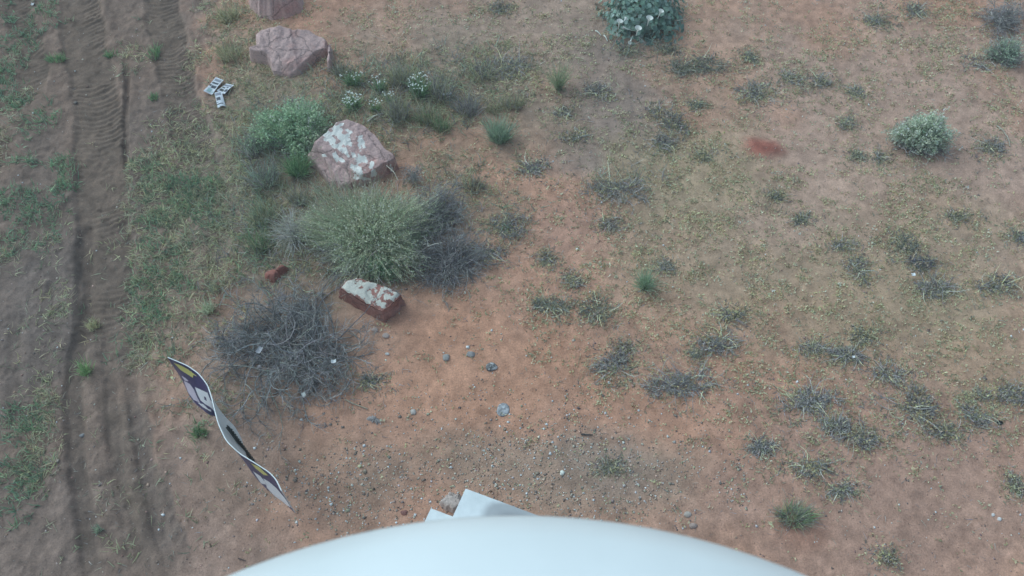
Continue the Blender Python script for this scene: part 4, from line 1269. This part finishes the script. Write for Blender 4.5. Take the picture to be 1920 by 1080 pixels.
# ------------------------------------------------------------------ dry clumps, each where the photo shows it
G1 = 'low dry clumps on the open sand'
CL = [  # label, px, py, w, h, height, twig colours, leaf colours, twigs, leaves
    ('arched grey clump above the round silvery tuft', 955, 122, 90, 50, .2, GREYBLUE, OLIVE, 70, 200),
    ('olive clump at the very top edge left of the trumpet plant', 935, 6, 50, 30, .2, GREY, OLIVE, 50, 220),
    ('small round grey clump right of the feathery upright grass', 1127, 170, 56, 32, .16, GREYBLUE, [(.25, .25, .22)], 80, 160),
    ('pale grey stalks clump below the feathery upright grass', 1056, 207, 40, 30, .16, [(.36, .33, .30), (.28, .26, .25)], OLIVE, 40, 40),
    ('small olive tuft right of the round silvery tuft', 1080, 253, 44, 30, .14, GREY, OLIVE, 40, 220),
    ('spiky grey clump below the round silvery tuft', 995, 308, 66, 44, .2, GREYBLUE, SAGE, 70, 160),
    ('upper end of the dark clump chain below the trumpet plant', 1235, 203, 44, 40, .16, GREYBLUE, OLIVE, 60, 200),
    ('middle of the dark clump chain right of the grey silt', 1262, 232, 52, 50, .18, DARK + GREYBLUE, OLIVE, 80, 260),
    ('lower end of the dark clump chain right of the grey silt', 1242, 268, 56, 40, .18, GREYBLUE, DARK, 80, 160),
    ('small dark tuft right of the clump chain upper end', 1307, 194, 30, 16, .1, DARK, OLIVE, 30, 100),
    ('small dark clump left of the red soil spot', 1320, 289, 34, 24, .13, DARK, OLIVE, 40, 140),
    ('creeping dark green mat under the trumpet plant, upper', 1253, 92, 46, 34, .12, DARK, [(.12, .15, .12), (.17, .19, .14)], 50, 280),
    ('creeping dark green mat under the trumpet plant, lower', 1282, 128, 60, 36, .12, DARK, [(.12, .15, .12), (.17, .19, .14)], 60, 320),
    ('darkest creeping mat right of the trumpet plant', 1322, 118, 70, 34, .14, DARK, [(.10, .125, .115), (.15, .17, .15)], 70, 420),
    ('thin dark clump under the left side of the trumpet plant', 1176, 92, 40, 24, .12, DARK, [(.17, .22, .16)], 40, 160),
    ('small green clump on orange sand right of the darkest creeping mat', 1405, 105, 34, 24, .12, GREY, SAGE, 30, 140),
    ('grey clump left of two in a row at upper right', 1480, 145, 40, 26, .13, GREYBLUE, SAGE[:3], 50, 120),
    ('dark grey clump right of two in a row at upper right', 1540, 148, 46, 28, .13, GREYBLUE, DARK, 60, 140),
    ('pale clump right of the two grey ones in a row', 1607, 167, 44, 24, .12, GREY, OLIVE, 40, 120),
    ('grey green clump with pale stone below the row', 1432, 176, 84, 44, .16, GREYBLUE, SAGE, 70, 260),
    ('green grey clump halfway between red spot and round sage shrub', 1590, 226, 36, 34, .16, GREY, SAGE, 40, 180),
    ('thin grey clump right of the round sage shrub', 1860, 272, 60, 34, .12, GREYBLUE, OLIVE, 50, 60),
    ('thin upright grey stalks below left of the round sage shrub', 1653, 291, 26, 34, .16, GREYBLUE, OLIVE, 40, 40),
    ('small dark twig clump left of the thin stalks', 1606, 292, 30, 22, .08, DARK, OLIVE, 30, 60),
    ('grey brushy clump with pale stalks in the centre', 1160, 345, 110, 70, .24, GREYBLUE, DARK + OLIVE[:1], 120, 300),
    ('dark clump just below the brushy clump with pale stalks', 1142, 415, 48, 40, .16, GREYBLUE, DARK, 70, 200),
    ('grey clump touching the right end of the grey brush', 945, 420, 80, 52, .2, GREY, OLIVE, 90, 260),
    ('low blue grey clump under the right end of the grey brush', 908, 474, 66, 34, .14, GREYBLUE, DARK, 70, 120),
    ('small olive clump right of the grey brush', 1026, 484, 34, 28, .12, GREY, OLIVE, 40, 160),
    ('small curved straw clump above the dark elongated clump', 1072, 522, 44, 30, .14, GREY + STRAW, OLIVE, 60, 80),
    ('olive grey clump left of the elongated dark clump', 1036, 574, 72, 42, .14, DARK, OLIVE, 80, 240),
    ('elongated dark clump slanting below the straw clump', 1122, 578, 74, 46, .14, DARK, OLIVE, 90, 240),
    ('small dark clump beside the fan shaped grass tuft', 1247, 494, 34, 34, .18, GREYBLUE, DARK, 60, 60),
    ('pale olive upper half of the paired clumps below centre', 1178, 648, 46, 40, .2, GREY, [(.30, .31, .21), (.25, .26, .18)], 60, 300),
    ('blue grey lower half of the paired clumps below centre', 1150, 688, 80, 56, .2, GREYBLUE, DARK + OLIVE[:1], 110, 220),
    ('wide blue grey clump right of the paired clumps', 1290, 716, 130, 66, .22, GREYBLUE, OLIVE, 150, 320),
    ('yellow and grey clump above the small dark one', 1375, 586, 54, 40, .18, GREYBLUE, STRAW + OLIVE, 60, 200),
    ('grey clump below the yellow and grey clump', 1352, 634, 76, 44, .18, GREYBLUE, OLIVE, 100, 220),
    ('small dark tuft above the wide blue grey clump', 1306, 662, 22, 18, .1, DARK, DARK, 30, 60),
    ('olive clump at top of the dark group at right', 1692, 455, 52, 36, .15, DARK, OLIVE, 60, 220),
    ('blue black clump in the dark group at right', 1724, 489, 60, 30, .16, [(.11, .11, .125), (.16, .155, .17)], DARK, 90, 160),
    ('ragged grey clump at the bottom of the dark group', 1760, 536, 94, 40, .16, GREYBLUE, OLIVE[:2] + DARK, 110, 260),
    ('grey green clump left of the dark group', 1610, 505, 50, 56, .14, GREY, SAGE[:3] + OLIVE, 60, 220),
    ('small grey clump above left of the grey green one', 1577, 457, 44, 24, .12, GREYBLUE, OLIVE, 40, 120),
    ('small dark clump high on the right sand', 1795, 402, 44, 22, .12, DARK, OLIVE, 50, 140),
    ('blue black clump cut by the right edge', 1914, 436, 40, 34, .18, [(.11, .11, .125), (.16, .155, .17)], DARK, 70, 60),
    ('olive grey clump near the right edge level with the dark group', 1872, 532, 76, 34, .14, GREY, OLIVE + STRAW, 70, 260),
    ('small olive round tuft above the low blue grey clump at right', 1626, 627, 40, 36, .16, DARK, OLIVE, 60, 200),
    ('low blue grey clump with a tail at right', 1590, 664, 70, 38, .16, GREYBLUE, DARK, 90, 120),
    ('thin grey tail of twigs left of the low blue grey clump', 1527, 650, 56, 20, .07, GREYBLUE, OLIVE, 50, 60),
    ('pale feathery clump below the low blue grey clump', 1668, 694, 56, 48, .2, [(.32, .29, .27), (.25, .23, .225)], OLIVE, 80, 80),
    ('grey clump leftmost in the lower right band', 1520, 745, 100, 52, .2, GREYBLUE, OLIVE, 120, 240),
    ('bare twig clump second in the lower right band', 1566, 795, 56, 48, .18, GREYBLUE, OLIVE, 90, 40),
    ('olive clump under the bare twig clump in the lower band', 1612, 815, 80, 46, .14, GREY, OLIVE, 80, 320),
    ('largest olive clump in the lower right band', 1700, 762, 110, 74, .2, GREY, OLIVE + STRAW[:1], 120, 520),
    ('blue grey clump beside the black lump', 1834, 778, 56, 46, .18, GREYBLUE, SAGE[:3], 90, 120),
    ('olive clump left of the blue grey clump by the black lump', 1785, 808, 70, 34, .12, GREY, OLIVE, 60, 260),
    ('pale yellow clump above the blue grey clump by the black lump', 1843, 737, 46, 24, .14, GREY, STRAW, 30, 220),
    ('grey green clump near the right edge above the black lump', 1905, 735, 50, 50, .18, GREYBLUE, OLIVE, 70, 180),
    ('lone blue grey clump on bare sand at lower right', 1430, 836, 56, 40, .14, GREYBLUE, [(.22, .215, .215)], 90, 100),
    ('flat straw clump below the lone blue grey clump', 1518, 876, 76, 28, .1, GREY, STRAW + OLIVE, 60, 260),
    ('thin green grey clump below the flat straw clump', 1578, 920, 50, 28, .1, GREYBLUE, SAGE, 40, 140),
    ('green clump cut by the right edge at lower right', 1912, 903, 34, 40, .2, GREY, SAGE, 50, 220),
    ('pale straw clump near the bottom right', 1664, 1042, 34, 28, .12, GREY, STRAW, 30, 160),
    ('thin grey clump near the top edge, left of the small green one', 1650, 34, 56, 30, .14, GREYBLUE, SAGE, 40, 120),
    ('small green clump at the top edge near the right corner', 1722, 14, 50, 24, .14, GREY, SAGE, 40, 160),
    ('small dark clump above the small grey clump on pale sand', 1454, 367, 30, 22, .1, DARK, OLIVE, 30, 80),
    ('small dark twig clump on the pale sand at right', 1503, 410, 30, 20, .1, DARK, OLIVE, 30, 40),
    ('thin dark twigs below the twig tangle right side', 690, 716, 54, 34, .1, GREYBLUE, OLIVE, 40, 60),
    ('small dark clump in the grey gravel above the dome', 1145, 872, 40, 22, .08, DARK, OLIVE, 30, 60),
]
for (lab, px, py, w, h, ht, tw, lf, nt, nl) in CL:
    brush(lab, px, py, w, h, ht, tw, lf, nt, nl, G1)

# ------------------------------------------------------------------ upright grass and weeds round the boulders
G2 = 'grass tufts among the boulders'
TF = [
    ('tall olive grass behind the tall flowering weed', 748, 140, 70, 60, .4, OLIVE + GREY[:2], 220),
    ('grey olive grass right of the tall flowering weed', 825, 165, 70, 70, .4, OLIVE + GREY, 240),
    ('olive grass between the flowering weeds', 745, 205, 60, 60, .4, OLIVE + GREY[:2], 220),
    ('grey green grass below the tall flowering weed', 800, 215, 70, 50, .32, OLIVE + GREEN[:1], 220),
    ('dry grey grass far right of the flowering weeds', 878, 195, 70, 60, .34, GREYBLUE, 200),
    ('green grass under the right end of the flowering weeds', 828, 235, 44, 36, .25, GREEN + OLIVE, 150),
    ('dry grass just right of the bare boulder foot', 640, 130, 50, 40, .25, GREY + OLIVE, 140),
    ('olive grass at the upper left of the bare boulder', 430, 95, 60, 50, .22, OLIVE + STRAW, 200),
    ('straw grass at the top edge left of the cut off boulder', 425, 20, 60, 50, .25, OLIVE + STRAW, 200),
    ('grey stalks left of the fresh green bush', 470, 270, 50, 70, .34, GREY + SAGE[:2], 200),
    ('grey green weeds below the fresh green bush', 495, 330, 80, 70, .3, SAGE[:3] + GREY, 300),
    ('grey green weeds left of the pale dry grass fountain', 490, 400, 70, 70, .3, SAGE[:3] + OLIVE, 280),
    ('dark green weeds below left of the pale dry grass fountain', 485, 455, 60, 60, .25, GREEN[:3] + OLIVE, 240),
    ('dry weeds between splashed boulder and fountain grass', 560, 370, 60, 50, .28, GREY + OLIVE, 220),
    ('dry weeds right of the grey brush behind the big bush', 890, 345, 60, 50, .2, OLIVE + GREY, 160),
    ('dry grey grass left of the arched grey clump', 905, 130, 60, 60, .25, GREY + OLIVE, 160),
    ('olive grass left of the small round silvery tuft', 960, 190, 60, 44, .25, OLIVE + GREY[:1], 160),
    ('olive grass just above the small round silvery tuft', 925, 200, 40, 40, .2, OLIVE, 120),
    ('pale bent straw stalks in the centre clump', 1168, 374, 30, 30, .22, [(.50, .47, .38), (.42, .39, .32)], 22),
]
for (lab, px, py, w, h, ht, cs, n) in TF:
    grass_tuft(lab, px, py, w, h, ht, cs, n, G2, core=.6, lean=.8, w=.009)
G3 = 'green tufts on the driven track'
for (lab, px, py, w, h, ht, cs, n) in [
    ('bright green grass tuft alone beside the rut', 158, 692, 34, 34, .2, [(.20, .30, .13), (.26, .34, .17)], 120),
    ('dark green tuft beneath the wavy sign', 374, 812, 40, 30, .12, GREEN, 120),
    ('small green tuft between the two tread marks, lower one', 287, 180, 24, 22, .1, GREEN, 90),
    ('green tuft between the two tread marks, upper one', 287, 95, 28, 40, .14, GREEN, 120),
    ('green tuft in the main tread mark near the top', 205, 96, 36, 20, .12, GREEN, 120),
    ('wide green tuft left of the main tread mark near the top', 100, 104, 52, 24, .14, GREEN, 170),
    ('straw coloured grass tuft right of the rut', 172, 607, 34, 34, .14, STRAW, 130),
    ('pale green spiky tuft at the left end of the twig tangle', 388, 575, 30, 40, .2, [(.35, .38, .26), (.42, .43, .31)], 120),
    ('small grey green weed in the lower left dirt', 182, 992, 20, 24, .1, SAGE, 60),
]:
    grass_tuft(lab, px, py, w, h, ht, cs, n, G3, core=.6, lean=.8, w=.011)

# ------------------------------------------------------------------ litter: sticks, scraps
def stick(label, pts, r, color, name='stick', z=.02):
    W = ground_pt([p[0] for p in pts], [p[1] for p in pts])
    W[:, 2] = ground_z(W[:, 0], W[:, 1]) + z
    c = W[0].copy()
    c[2] -= z
    V, F, T = tubes((W - c)[None], [r], [r * .6], np.array([color]), 5)
    tag(make_mesh(name, V, F, M_TWIG, None, T, True, tuple(c)), label, 'stick', 'fallen sticks')
stick('pale curved stick right of the round sage shrub', [(1868, 236), (1880, 245), (1888, 258), (1891, 268), (1892, 276)], .012, (.48, .43, .35))
stick('pale crooked stick touching the tip of the splashed boulder', [(690, 233), (697, 228), (702, 223), (712, 219), (722, 217)], .016, (.58, .54, .48))
stick('straw coloured stick below the twig tangle', [(648, 752), (665, 760), (690, 769)], .009, (.46, .41, .30))
stick('thin pale twig on the olive clump left of centre', [(1036, 584), (1046, 582), (1055, 589)], .007, (.6, .56, .48))
stick('short dark stick on the sand above the gravel', [(1089, 817), (1100, 818), (1111, 818)], .011, (.09, .08, .075))
stick('pale twig hanging in the top of the big bush', [(735, 366), (748, 378), (756, 394)], .006, (.6, .55, .46), z=.62)
stick('pale twig below the low blue grey clump with a tail', [(1584, 672), (1585, 682), (1581, 693)], .007, (.48, .42, .36))
stick('thin dark stick standing at the upper corner of the wavy sign', [(322, 636), (326, 652), (330, 668)], .008, (.12, .09, .08))
stick('short dark stick on the sand below the sign', [(448, 1048), (462, 1053)], .008, (.14, .10, .09))

def scrap(label, px, py, w, h, color, ang=0.0, z=.03, name='litter_scrap'):
    c = ground_pt(px, py, z)
    k = px_per_m(px, py)
    n = 6
    a, b = np.meshgrid(np.linspace(-.5, .5, n), np.linspace(-.5, .5, n))
    x, y = a * w / k, b * h / k * 1.15
    ca, sa = math.cos(ang), math.sin(ang)
    zz = .35 * min(w, h) / k * (fbm(a + px, b + py, .4, 3, 2)) + .3 * (a * 2) ** 2 * min(w, h) / k
    V = np.stack([x * ca - y * sa, x * sa + y * ca, zz + z], -1).reshape(-1, 3)
    V2 = V - np.array([0, 0, .004])
    ii = np.arange(n * n).reshape(n, n)
    F = np.stack([ii[:-1, :-1], ii[:-1, 1:], ii[1:, 1:], ii[1:, :-1]], -1).reshape(-1, 4)
    o = make_mesh(name, np.concatenate([V, V2]), [F, F[:, ::-1] + n * n], M_FLOWER, None, np.tile(color, (2 * n * n, 1)), True, (c[0], c[1], gz(c[0], c[1])))
    tag(o, label, 'litter', 'scraps of litter')
scrap('bright white scrap caught in the dark group at right', 1712, 515, 7, 5, (.85, .85, .85), z=.08)
scrap('white scrap caught on the right side of the twig tangle', 626, 679, 9, 6, (.80, .80, .80), .2, .22)
scrap('white scrap at the lower rim of the twig tangle', 570, 741, 7, 8, (.80, .80, .76), .5, .1)
scrap('grey white scrap in the left half of the twig tangle', 487, 657, 9, 12, (.5, .49, .52), -.5, .22)
scrap('long pale strip of litter in the dry grass right of the weeds', 838, 177, 17, 5, (.55, .55, .58), .2, .1)
scrap('small white scrap in the low clump with a tail', 1600, 669, 5, 4, (.8, .8, .8), 0, .1)
pebble('flat grey striped stone on the sand below the speckled lump', 943, 770, 26, 24, (.30, .29, .31), 'flat_stone', rock_mat('striped', (.22, .21, .22), (.33, .32, .33), (.50, .49, .50), 30), .16, None, 'stone')
scrap('white speck at the left edge of the driven track', 60, 5, 6, 5, (.75, .75, .75), 0, .02)

# ------------------------------------------------------------------ what nobody could count: grass, weeds, gravel, crumbs
def scatter(n_try, dens, box=(-8.6, 8.6, 1.8, 12.0)):
    x = rs.uniform(box[0], box[1], n_try)
    y = rs.uniform(box[2], box[3], n_try)
    d = dens(x, y)
    k = rs.uniform(0, 1, n_try) < d
    x, y = x[k], y[k]
    return x, y, ground_z(x, y)
def zones(lst):
    def f(x, y):
        r = np.zeros_like(x)
        for i, (px, py, rx, ry, w) in enumerate(lst):
            r = np.maximum(r, w * zone(px, py, rx, ry, x, y, seed=500 + i, rough=1.3, nscale=.35))
        return r
    return f
def blades_at(x, y, z, per, h, w, colors, lean=.7, S=2, droop=.1, jit=.03):
    n = len(x) * per
    b = np.stack([np.repeat(x, per), np.repeat(y, per), np.repeat(z, per) - .005], -1)
    b[:, :2] += rs.normal(0, jit, (n, 2))
    d = np.stack([rs.normal(0, lean, n), rs.normal(0, lean, n), np.ones(n)], -1)
    P = walk(b, d, h * rs.uniform(.5, 1.3, n), S, .2, droop)
    P[:, :, 2] = np.maximum(P[:, :, 2], np.repeat(z, per)[:, None] - .004)
    return ribbons(P, w * rs.uniform(.6, 1.4, n), np.repeat(pick(colors, len(x), .12), per, axis=0) * (1 + rs.normal(0, .12, (n, 1))))
def off_track(f):
    """nothing grows where the wheels ran"""
    def g_(x, y):
        s1, t1, e1 = path_dist(x, y, TRACKS[0][0])
        s2, t2, e2 = path_dist(x, y, RUT)
        keep = np.minimum(smooth(.20, .40, np.abs(t1)), smooth(.10, .22, np.abs(t2)))
        return f(x, y) * (.06 + .94 * keep)
    return g_
# green grass on and beside the track
gl = [(12, 150, 40, 50, .9), (20, 190, 24, 20, .5), (60, 392, 80, 20, .65), (30, 372, 40, 16, .5), (112, 350, 24, 34, .8), (60, 300, 60, 12, .5), (30, 465, 30, 35, .4), (95, 440, 40, 25, .3),
      (345, 375, 65, 42, .8), (285, 480, 45, 50, .35), (250, 585, 55, 45, .85), (220, 640, 40, 35, .95), (300, 540, 60, 30, .6), (268, 530, 36, 36, .7), (310, 450, 40, 40, .35), (40, 795, 45, 30, .6), (35, 885, 50, 26, .75), (60, 915, 34, 40, .45), (20, 925, 36, 36, .35),
      (90, 20, 50, 25, .5), (70, 225, 35, 30, .35), (290, 660, 50, 15, .3), (40, 40, 40, 50, .3), (480, 440, 40, 60, .4), (290, 330, 40, 40, .3), (375, 812, 25, 20, .4)]
x, y, z = scatter(80000, off_track(zones(gl)))
V, F, T = blades_at(x, y, z, 5, .105, .013, [(.155, .235, .15), (.185, .27, .165), (.14, .20, .13), (.24, .305, .185), (.22, .295, .18), (.27, .29, .19)], .8)
g = make_mesh('grass', V, F, M_LEAF, None, T)
tag(g, 'short green grass growing on and beside the driven track', 'grass'); g['kind'] = 'stuff'
# dry matted grass
dl_ = [(80, 770, 30, 60, .9), (85, 840, 40, 60, .6), (300, 440, 130, 130, .85), (330, 330, 70, 110, .7), (250, 600, 80, 80, .6), (430, 330, 70, 180, .8), (440, 120, 60, 90, .6), (250, 650, 90, 40, .6), (280, 300, 60, 90, .4), (340, 620, 80, 60, .55), (400, 500, 50, 80, .5),
       (430, 40, 60, 60, .7), (250, 100, 30, 40, .35), (520, 470, 80, 60, .5), (150, 640, 40, 40, .3), (60, 470, 60, 40, .25), (330, 780, 60, 60, .2), (500, 160, 80, 40, .5), (680, 190, 160, 70, .8), (790, 190, 130, 70, .8), (500, 390, 110, 110, .8), (640, 365, 120, 30, .5), (870, 330, 80, 60, .4), (560, 150, 60, 30, .5), (590, 480, 100, 50, .5), (930, 150, 90, 60, .35), (420, 740, 60, 40, .25), (10, 250, 25, 60, .6), (200, 1030, 120, 60, .08), (300, 880, 120, 100, .08), (80, 640, 80, 160, .10)]
x, y, z = scatter(75000, off_track(zones(dl_)))
V, F, T = blades_at(x, y, z, 5, .11, .012, OLIVE + STRAW + [(.28, .27, .19)], 1.3, 3, .2)
g = make_mesh('dry_grass', V, F, M_LEAF, None, T)
tag(g, 'matted dry straw grass along the edge of the track', 'dry grass'); g['kind'] = 'stuff'
# taller weeds crowding round the boulders and bushes
tl_ = [(500, 340, 90, 140, .9), (520, 440, 80, 80, .9), (760, 190, 140, 70, .9), (700, 145, 120, 40, .7), (890, 150, 90, 60, .6), (860, 340, 80, 60, .4), (950, 420, 60, 40, .4), (460, 400, 40, 120, .6),
       (600, 480, 90, 50, .5), (470, 250, 40, 60, .7), (640, 165, 60, 40, .5), (1170, 350, 80, 60, .35), (590, 365, 60, 40, .8)]
x, y, z = scatter(60000, lambda x, y: zones(tl_)(x, y) * .5)
V, F, T = blades_at(x, y, z, 4, .19, .010, SAGE[:3] + OLIVE + GREY, .7, 3, .15, .05)
g = make_mesh('tall_weeds', V, F, M_LEAF, None, T)
tag(g, 'knee high grey green weeds crowding round the boulders and bushes', 'weeds'); g['kind'] = 'stuff'
# yellowish seedlings sprinkled over the sand
yl = [(1500, 560, 420, 190, .75), (1300, 380, 200, 170, .8), (1750, 480, 220, 160, .75), (1800, 660, 200, 130, .8), (1650, 780, 240, 70, .6), (1600, 120, 300, 90, .6), (1780, 60, 120, 90, .7), (1000, 90, 180, 90, .5),
      (1700, 320, 130, 50, .5), (1860, 200, 90, 80, .5), (1030, 540, 120, 60, .45), (960, 330, 120, 60, .4), (1280, 660, 160, 60, .5), (900, 150, 140, 60, .4), (1180, 760, 120, 30, .3), (860, 390, 60, 50, .3), (1520, 880, 90, 30, .4), (1380, 240, 140, 60, .4),
      (1230, 30, 300, 40, .3), (700, 40, 200, 60, .35), (900, 300, 200, 80, .25), (470, 120, 60, 60, .4)]
yd = zones(yl)
x, y, z = scatter(82000, lambda x, y: (yd(x, y) * (.3 + 1.3 * smooth(-.15, .3, fbm(x, y, .28, 900, 3))) + .035 * (x > -3)) * .95 * (1 - zone(1432, 281, 46, 24, x, y, seed=310, rough=.3)))
YEL = [(.41, .36, .22), (.46, .41, .26), (.34, .31, .19), (.50, .45, .31), (.30, .285, .19)]
per = 5
c = np.stack([np.repeat(x, per), np.repeat(y, per), np.repeat(z, per) + .008], -1)
c += rs.normal(0, 1, c.shape) * np.array([.030, .018, .005])
V, F, T = leaves(c, .034 * rs.uniform(.6, 1.4, len(c)), np.repeat(pick(YEL, len(x), gain=1.5), per, axis=0), up=.25, aspect=.5)
g = make_mesh('seedlings', V, F, M_LEAF, None, T)
tag(g, 'tiny yellow green seedlings sprinkled over the open sand', 'ground cover'); g['kind'] = 'stuff'
print('seedlings', len(x))
# low weeds that thin out round the clumps
xs, ys = [], []
for (lab, px, py, w_, h_, ht, tw, lf, nt, nl) in CL:
    (bx_, by_, _), rx_, ry_ = place(px, py, w_, h_, ht)
    m_ = int(110 + 480 * rx_)
    a_ = rs.uniform(0, 6.28, m_); r_ = np.abs(rs.normal(0, .8, m_))
    xs.append(bx_ + np.cos(a_) * r_ * rx_ * 1.6); ys.append(by_ + np.sin(a_) * r_ * ry_ * 1.6)
x, y = np.concatenate(xs), np.concatenate(ys)
V, F, T = blades_at(x, y, ground_z(x, y), 4, .07, .010, OLIVE + GREY + STRAW, 1.8, 3, .2, .03)
g = make_mesh('low_weeds', V, F, M_LEAF, None, T)
tag(g, 'sparse grey olive weeds thinning out around the dry clumps', 'weeds'); g['kind'] = 'stuff'
# grey twig crumbs and dead leaves
x, y, z = scatter(60000, lambda x, y: .16 * smooth(-.2, .3, fbm(x, y, .5, 930, 3)) * (x > -5.2) + .03)
V, F, T = blades_at(x, y, z + .008, 1, .07, .006, DARK + GREY + [(.16, .12, .10)], 3.5, 2, .1)
g = make_mesh('twig_litter', V, F, M_TWIG, None, T)
tag(g, 'broken dry twigs and plant crumbs strewn over the sand', 'plant litter'); g['kind'] = 'stuff'
# gravel
def gravel(x, y, z, size, colors, name, label):
    n = len(x)
    o8 = np.array([[1, 0, 0], [0, 1, 0], [-1, 0, 0], [0, -1, 0], [0, 0, 1], [0, 0, -1]], float)
    V = o8[None] * rs.uniform(.6, 1.3, (n, 6, 1)) + rs.normal(0, .15, (n, 6, 3))
    a = rs.uniform(0, 6.3, n)
    ca, sa = np.cos(a)[:, None], np.sin(a)[:, None]
    V = np.stack([V[..., 0] * ca - V[..., 1] * sa, V[..., 0] * sa + V[..., 1] * ca, V[..., 2] * .6], -1)
    s = size * np.exp(rs.normal(0, .4, n))
    V = V * s[:, None, None] + np.stack([x, y, z + s * .2], -1)[:, None]
    f8 = np.array([[0, 1, 4], [1, 2, 4], [2, 3, 4], [3, 0, 4], [1, 0, 5], [2, 1, 5], [3, 2, 5], [0, 3, 5]])
    F = (np.arange(n)[:, None, None] * 6 + f8[None]).reshape(-1, 3)
    g = make_mesh(name, V.reshape(-1, 3), F, M_STONE, None, np.repeat(pick(colors, n, .2, gain=1.38), 6, axis=0))
    tag(g, label, 'gravel'); g['kind'] = 'stuff'
gz_ = zones([(1000, 880, 340, 85, .9), (1130, 880, 130, 90, .9), (880, 930, 130, 70, .9), (820, 800, 220, 60, .25), (980, 790, 260, 60, .25), (720, 930, 150, 80, .6), (640, 925, 150, 70, .9), (760, 880, 150, 60, .6)])
x, y, z = scatter(190000, lambda x, y: gz_(x, y) * .9)
gravel(x, y, z, .0085, [(.36, .25, .20), (.24, .19, .155), (.38, .33, .28), (.17, .14, .125), (.33, .30, .21), (.55, .52, .48)], 'gravel', 'fine mixed gravel spread in front of the cabinet and dome')
x, y, z = scatter(16000, lambda x, y: .17 + .3 * (y < 5.5))
gravel(x, y, z, .009, [(.42, .34, .29), (.30, .20, .16), (.17, .13, .12), (.62, .58, .54), (.24, .15, .12)], 'pebbles', 'scattered tiny pebbles over sand and track')

# ------------------------------------------------------------------ thin volume added to imitate the milky veil of the lens
def lens_veil():
    a, zb, zt = 900.0, -1.6, H + .25
    V = np.array([[x_, y_, z_] for z_ in (zb, zt) for x_, y_ in ((-a, -a), (a, -a), (a, a), (-a, a))])
    F = np.array([[0, 3, 2, 1], [4, 5, 6, 7], [0, 1, 5, 4], [1, 2, 6, 5], [2, 3, 7, 6], [3, 0, 4, 7]])
    m = bpy.data.materials.new('lens_veil_volume')
    m.use_nodes = True
    n = m.node_tree.nodes
    n.remove(n['Principled BSDF'])
    v = n.new('ShaderNodeVolumePrincipled')
    v.inputs['Color'].default_value = (.92, .94, .96, 1)
    v.inputs['Density'].default_value = .0042
    v.inputs['Anisotropy'].default_value = 0.0
    m.node_tree.links.new(v.outputs[0], n['Material Output'].inputs['Volume'])
    o = make_mesh('lens_veil', V, F, m)
    tag(o, 'added thin milky volume standing in for the veil of the lens', 'lens_veil')
    o['kind'] = 'stuff'
lens_veil()
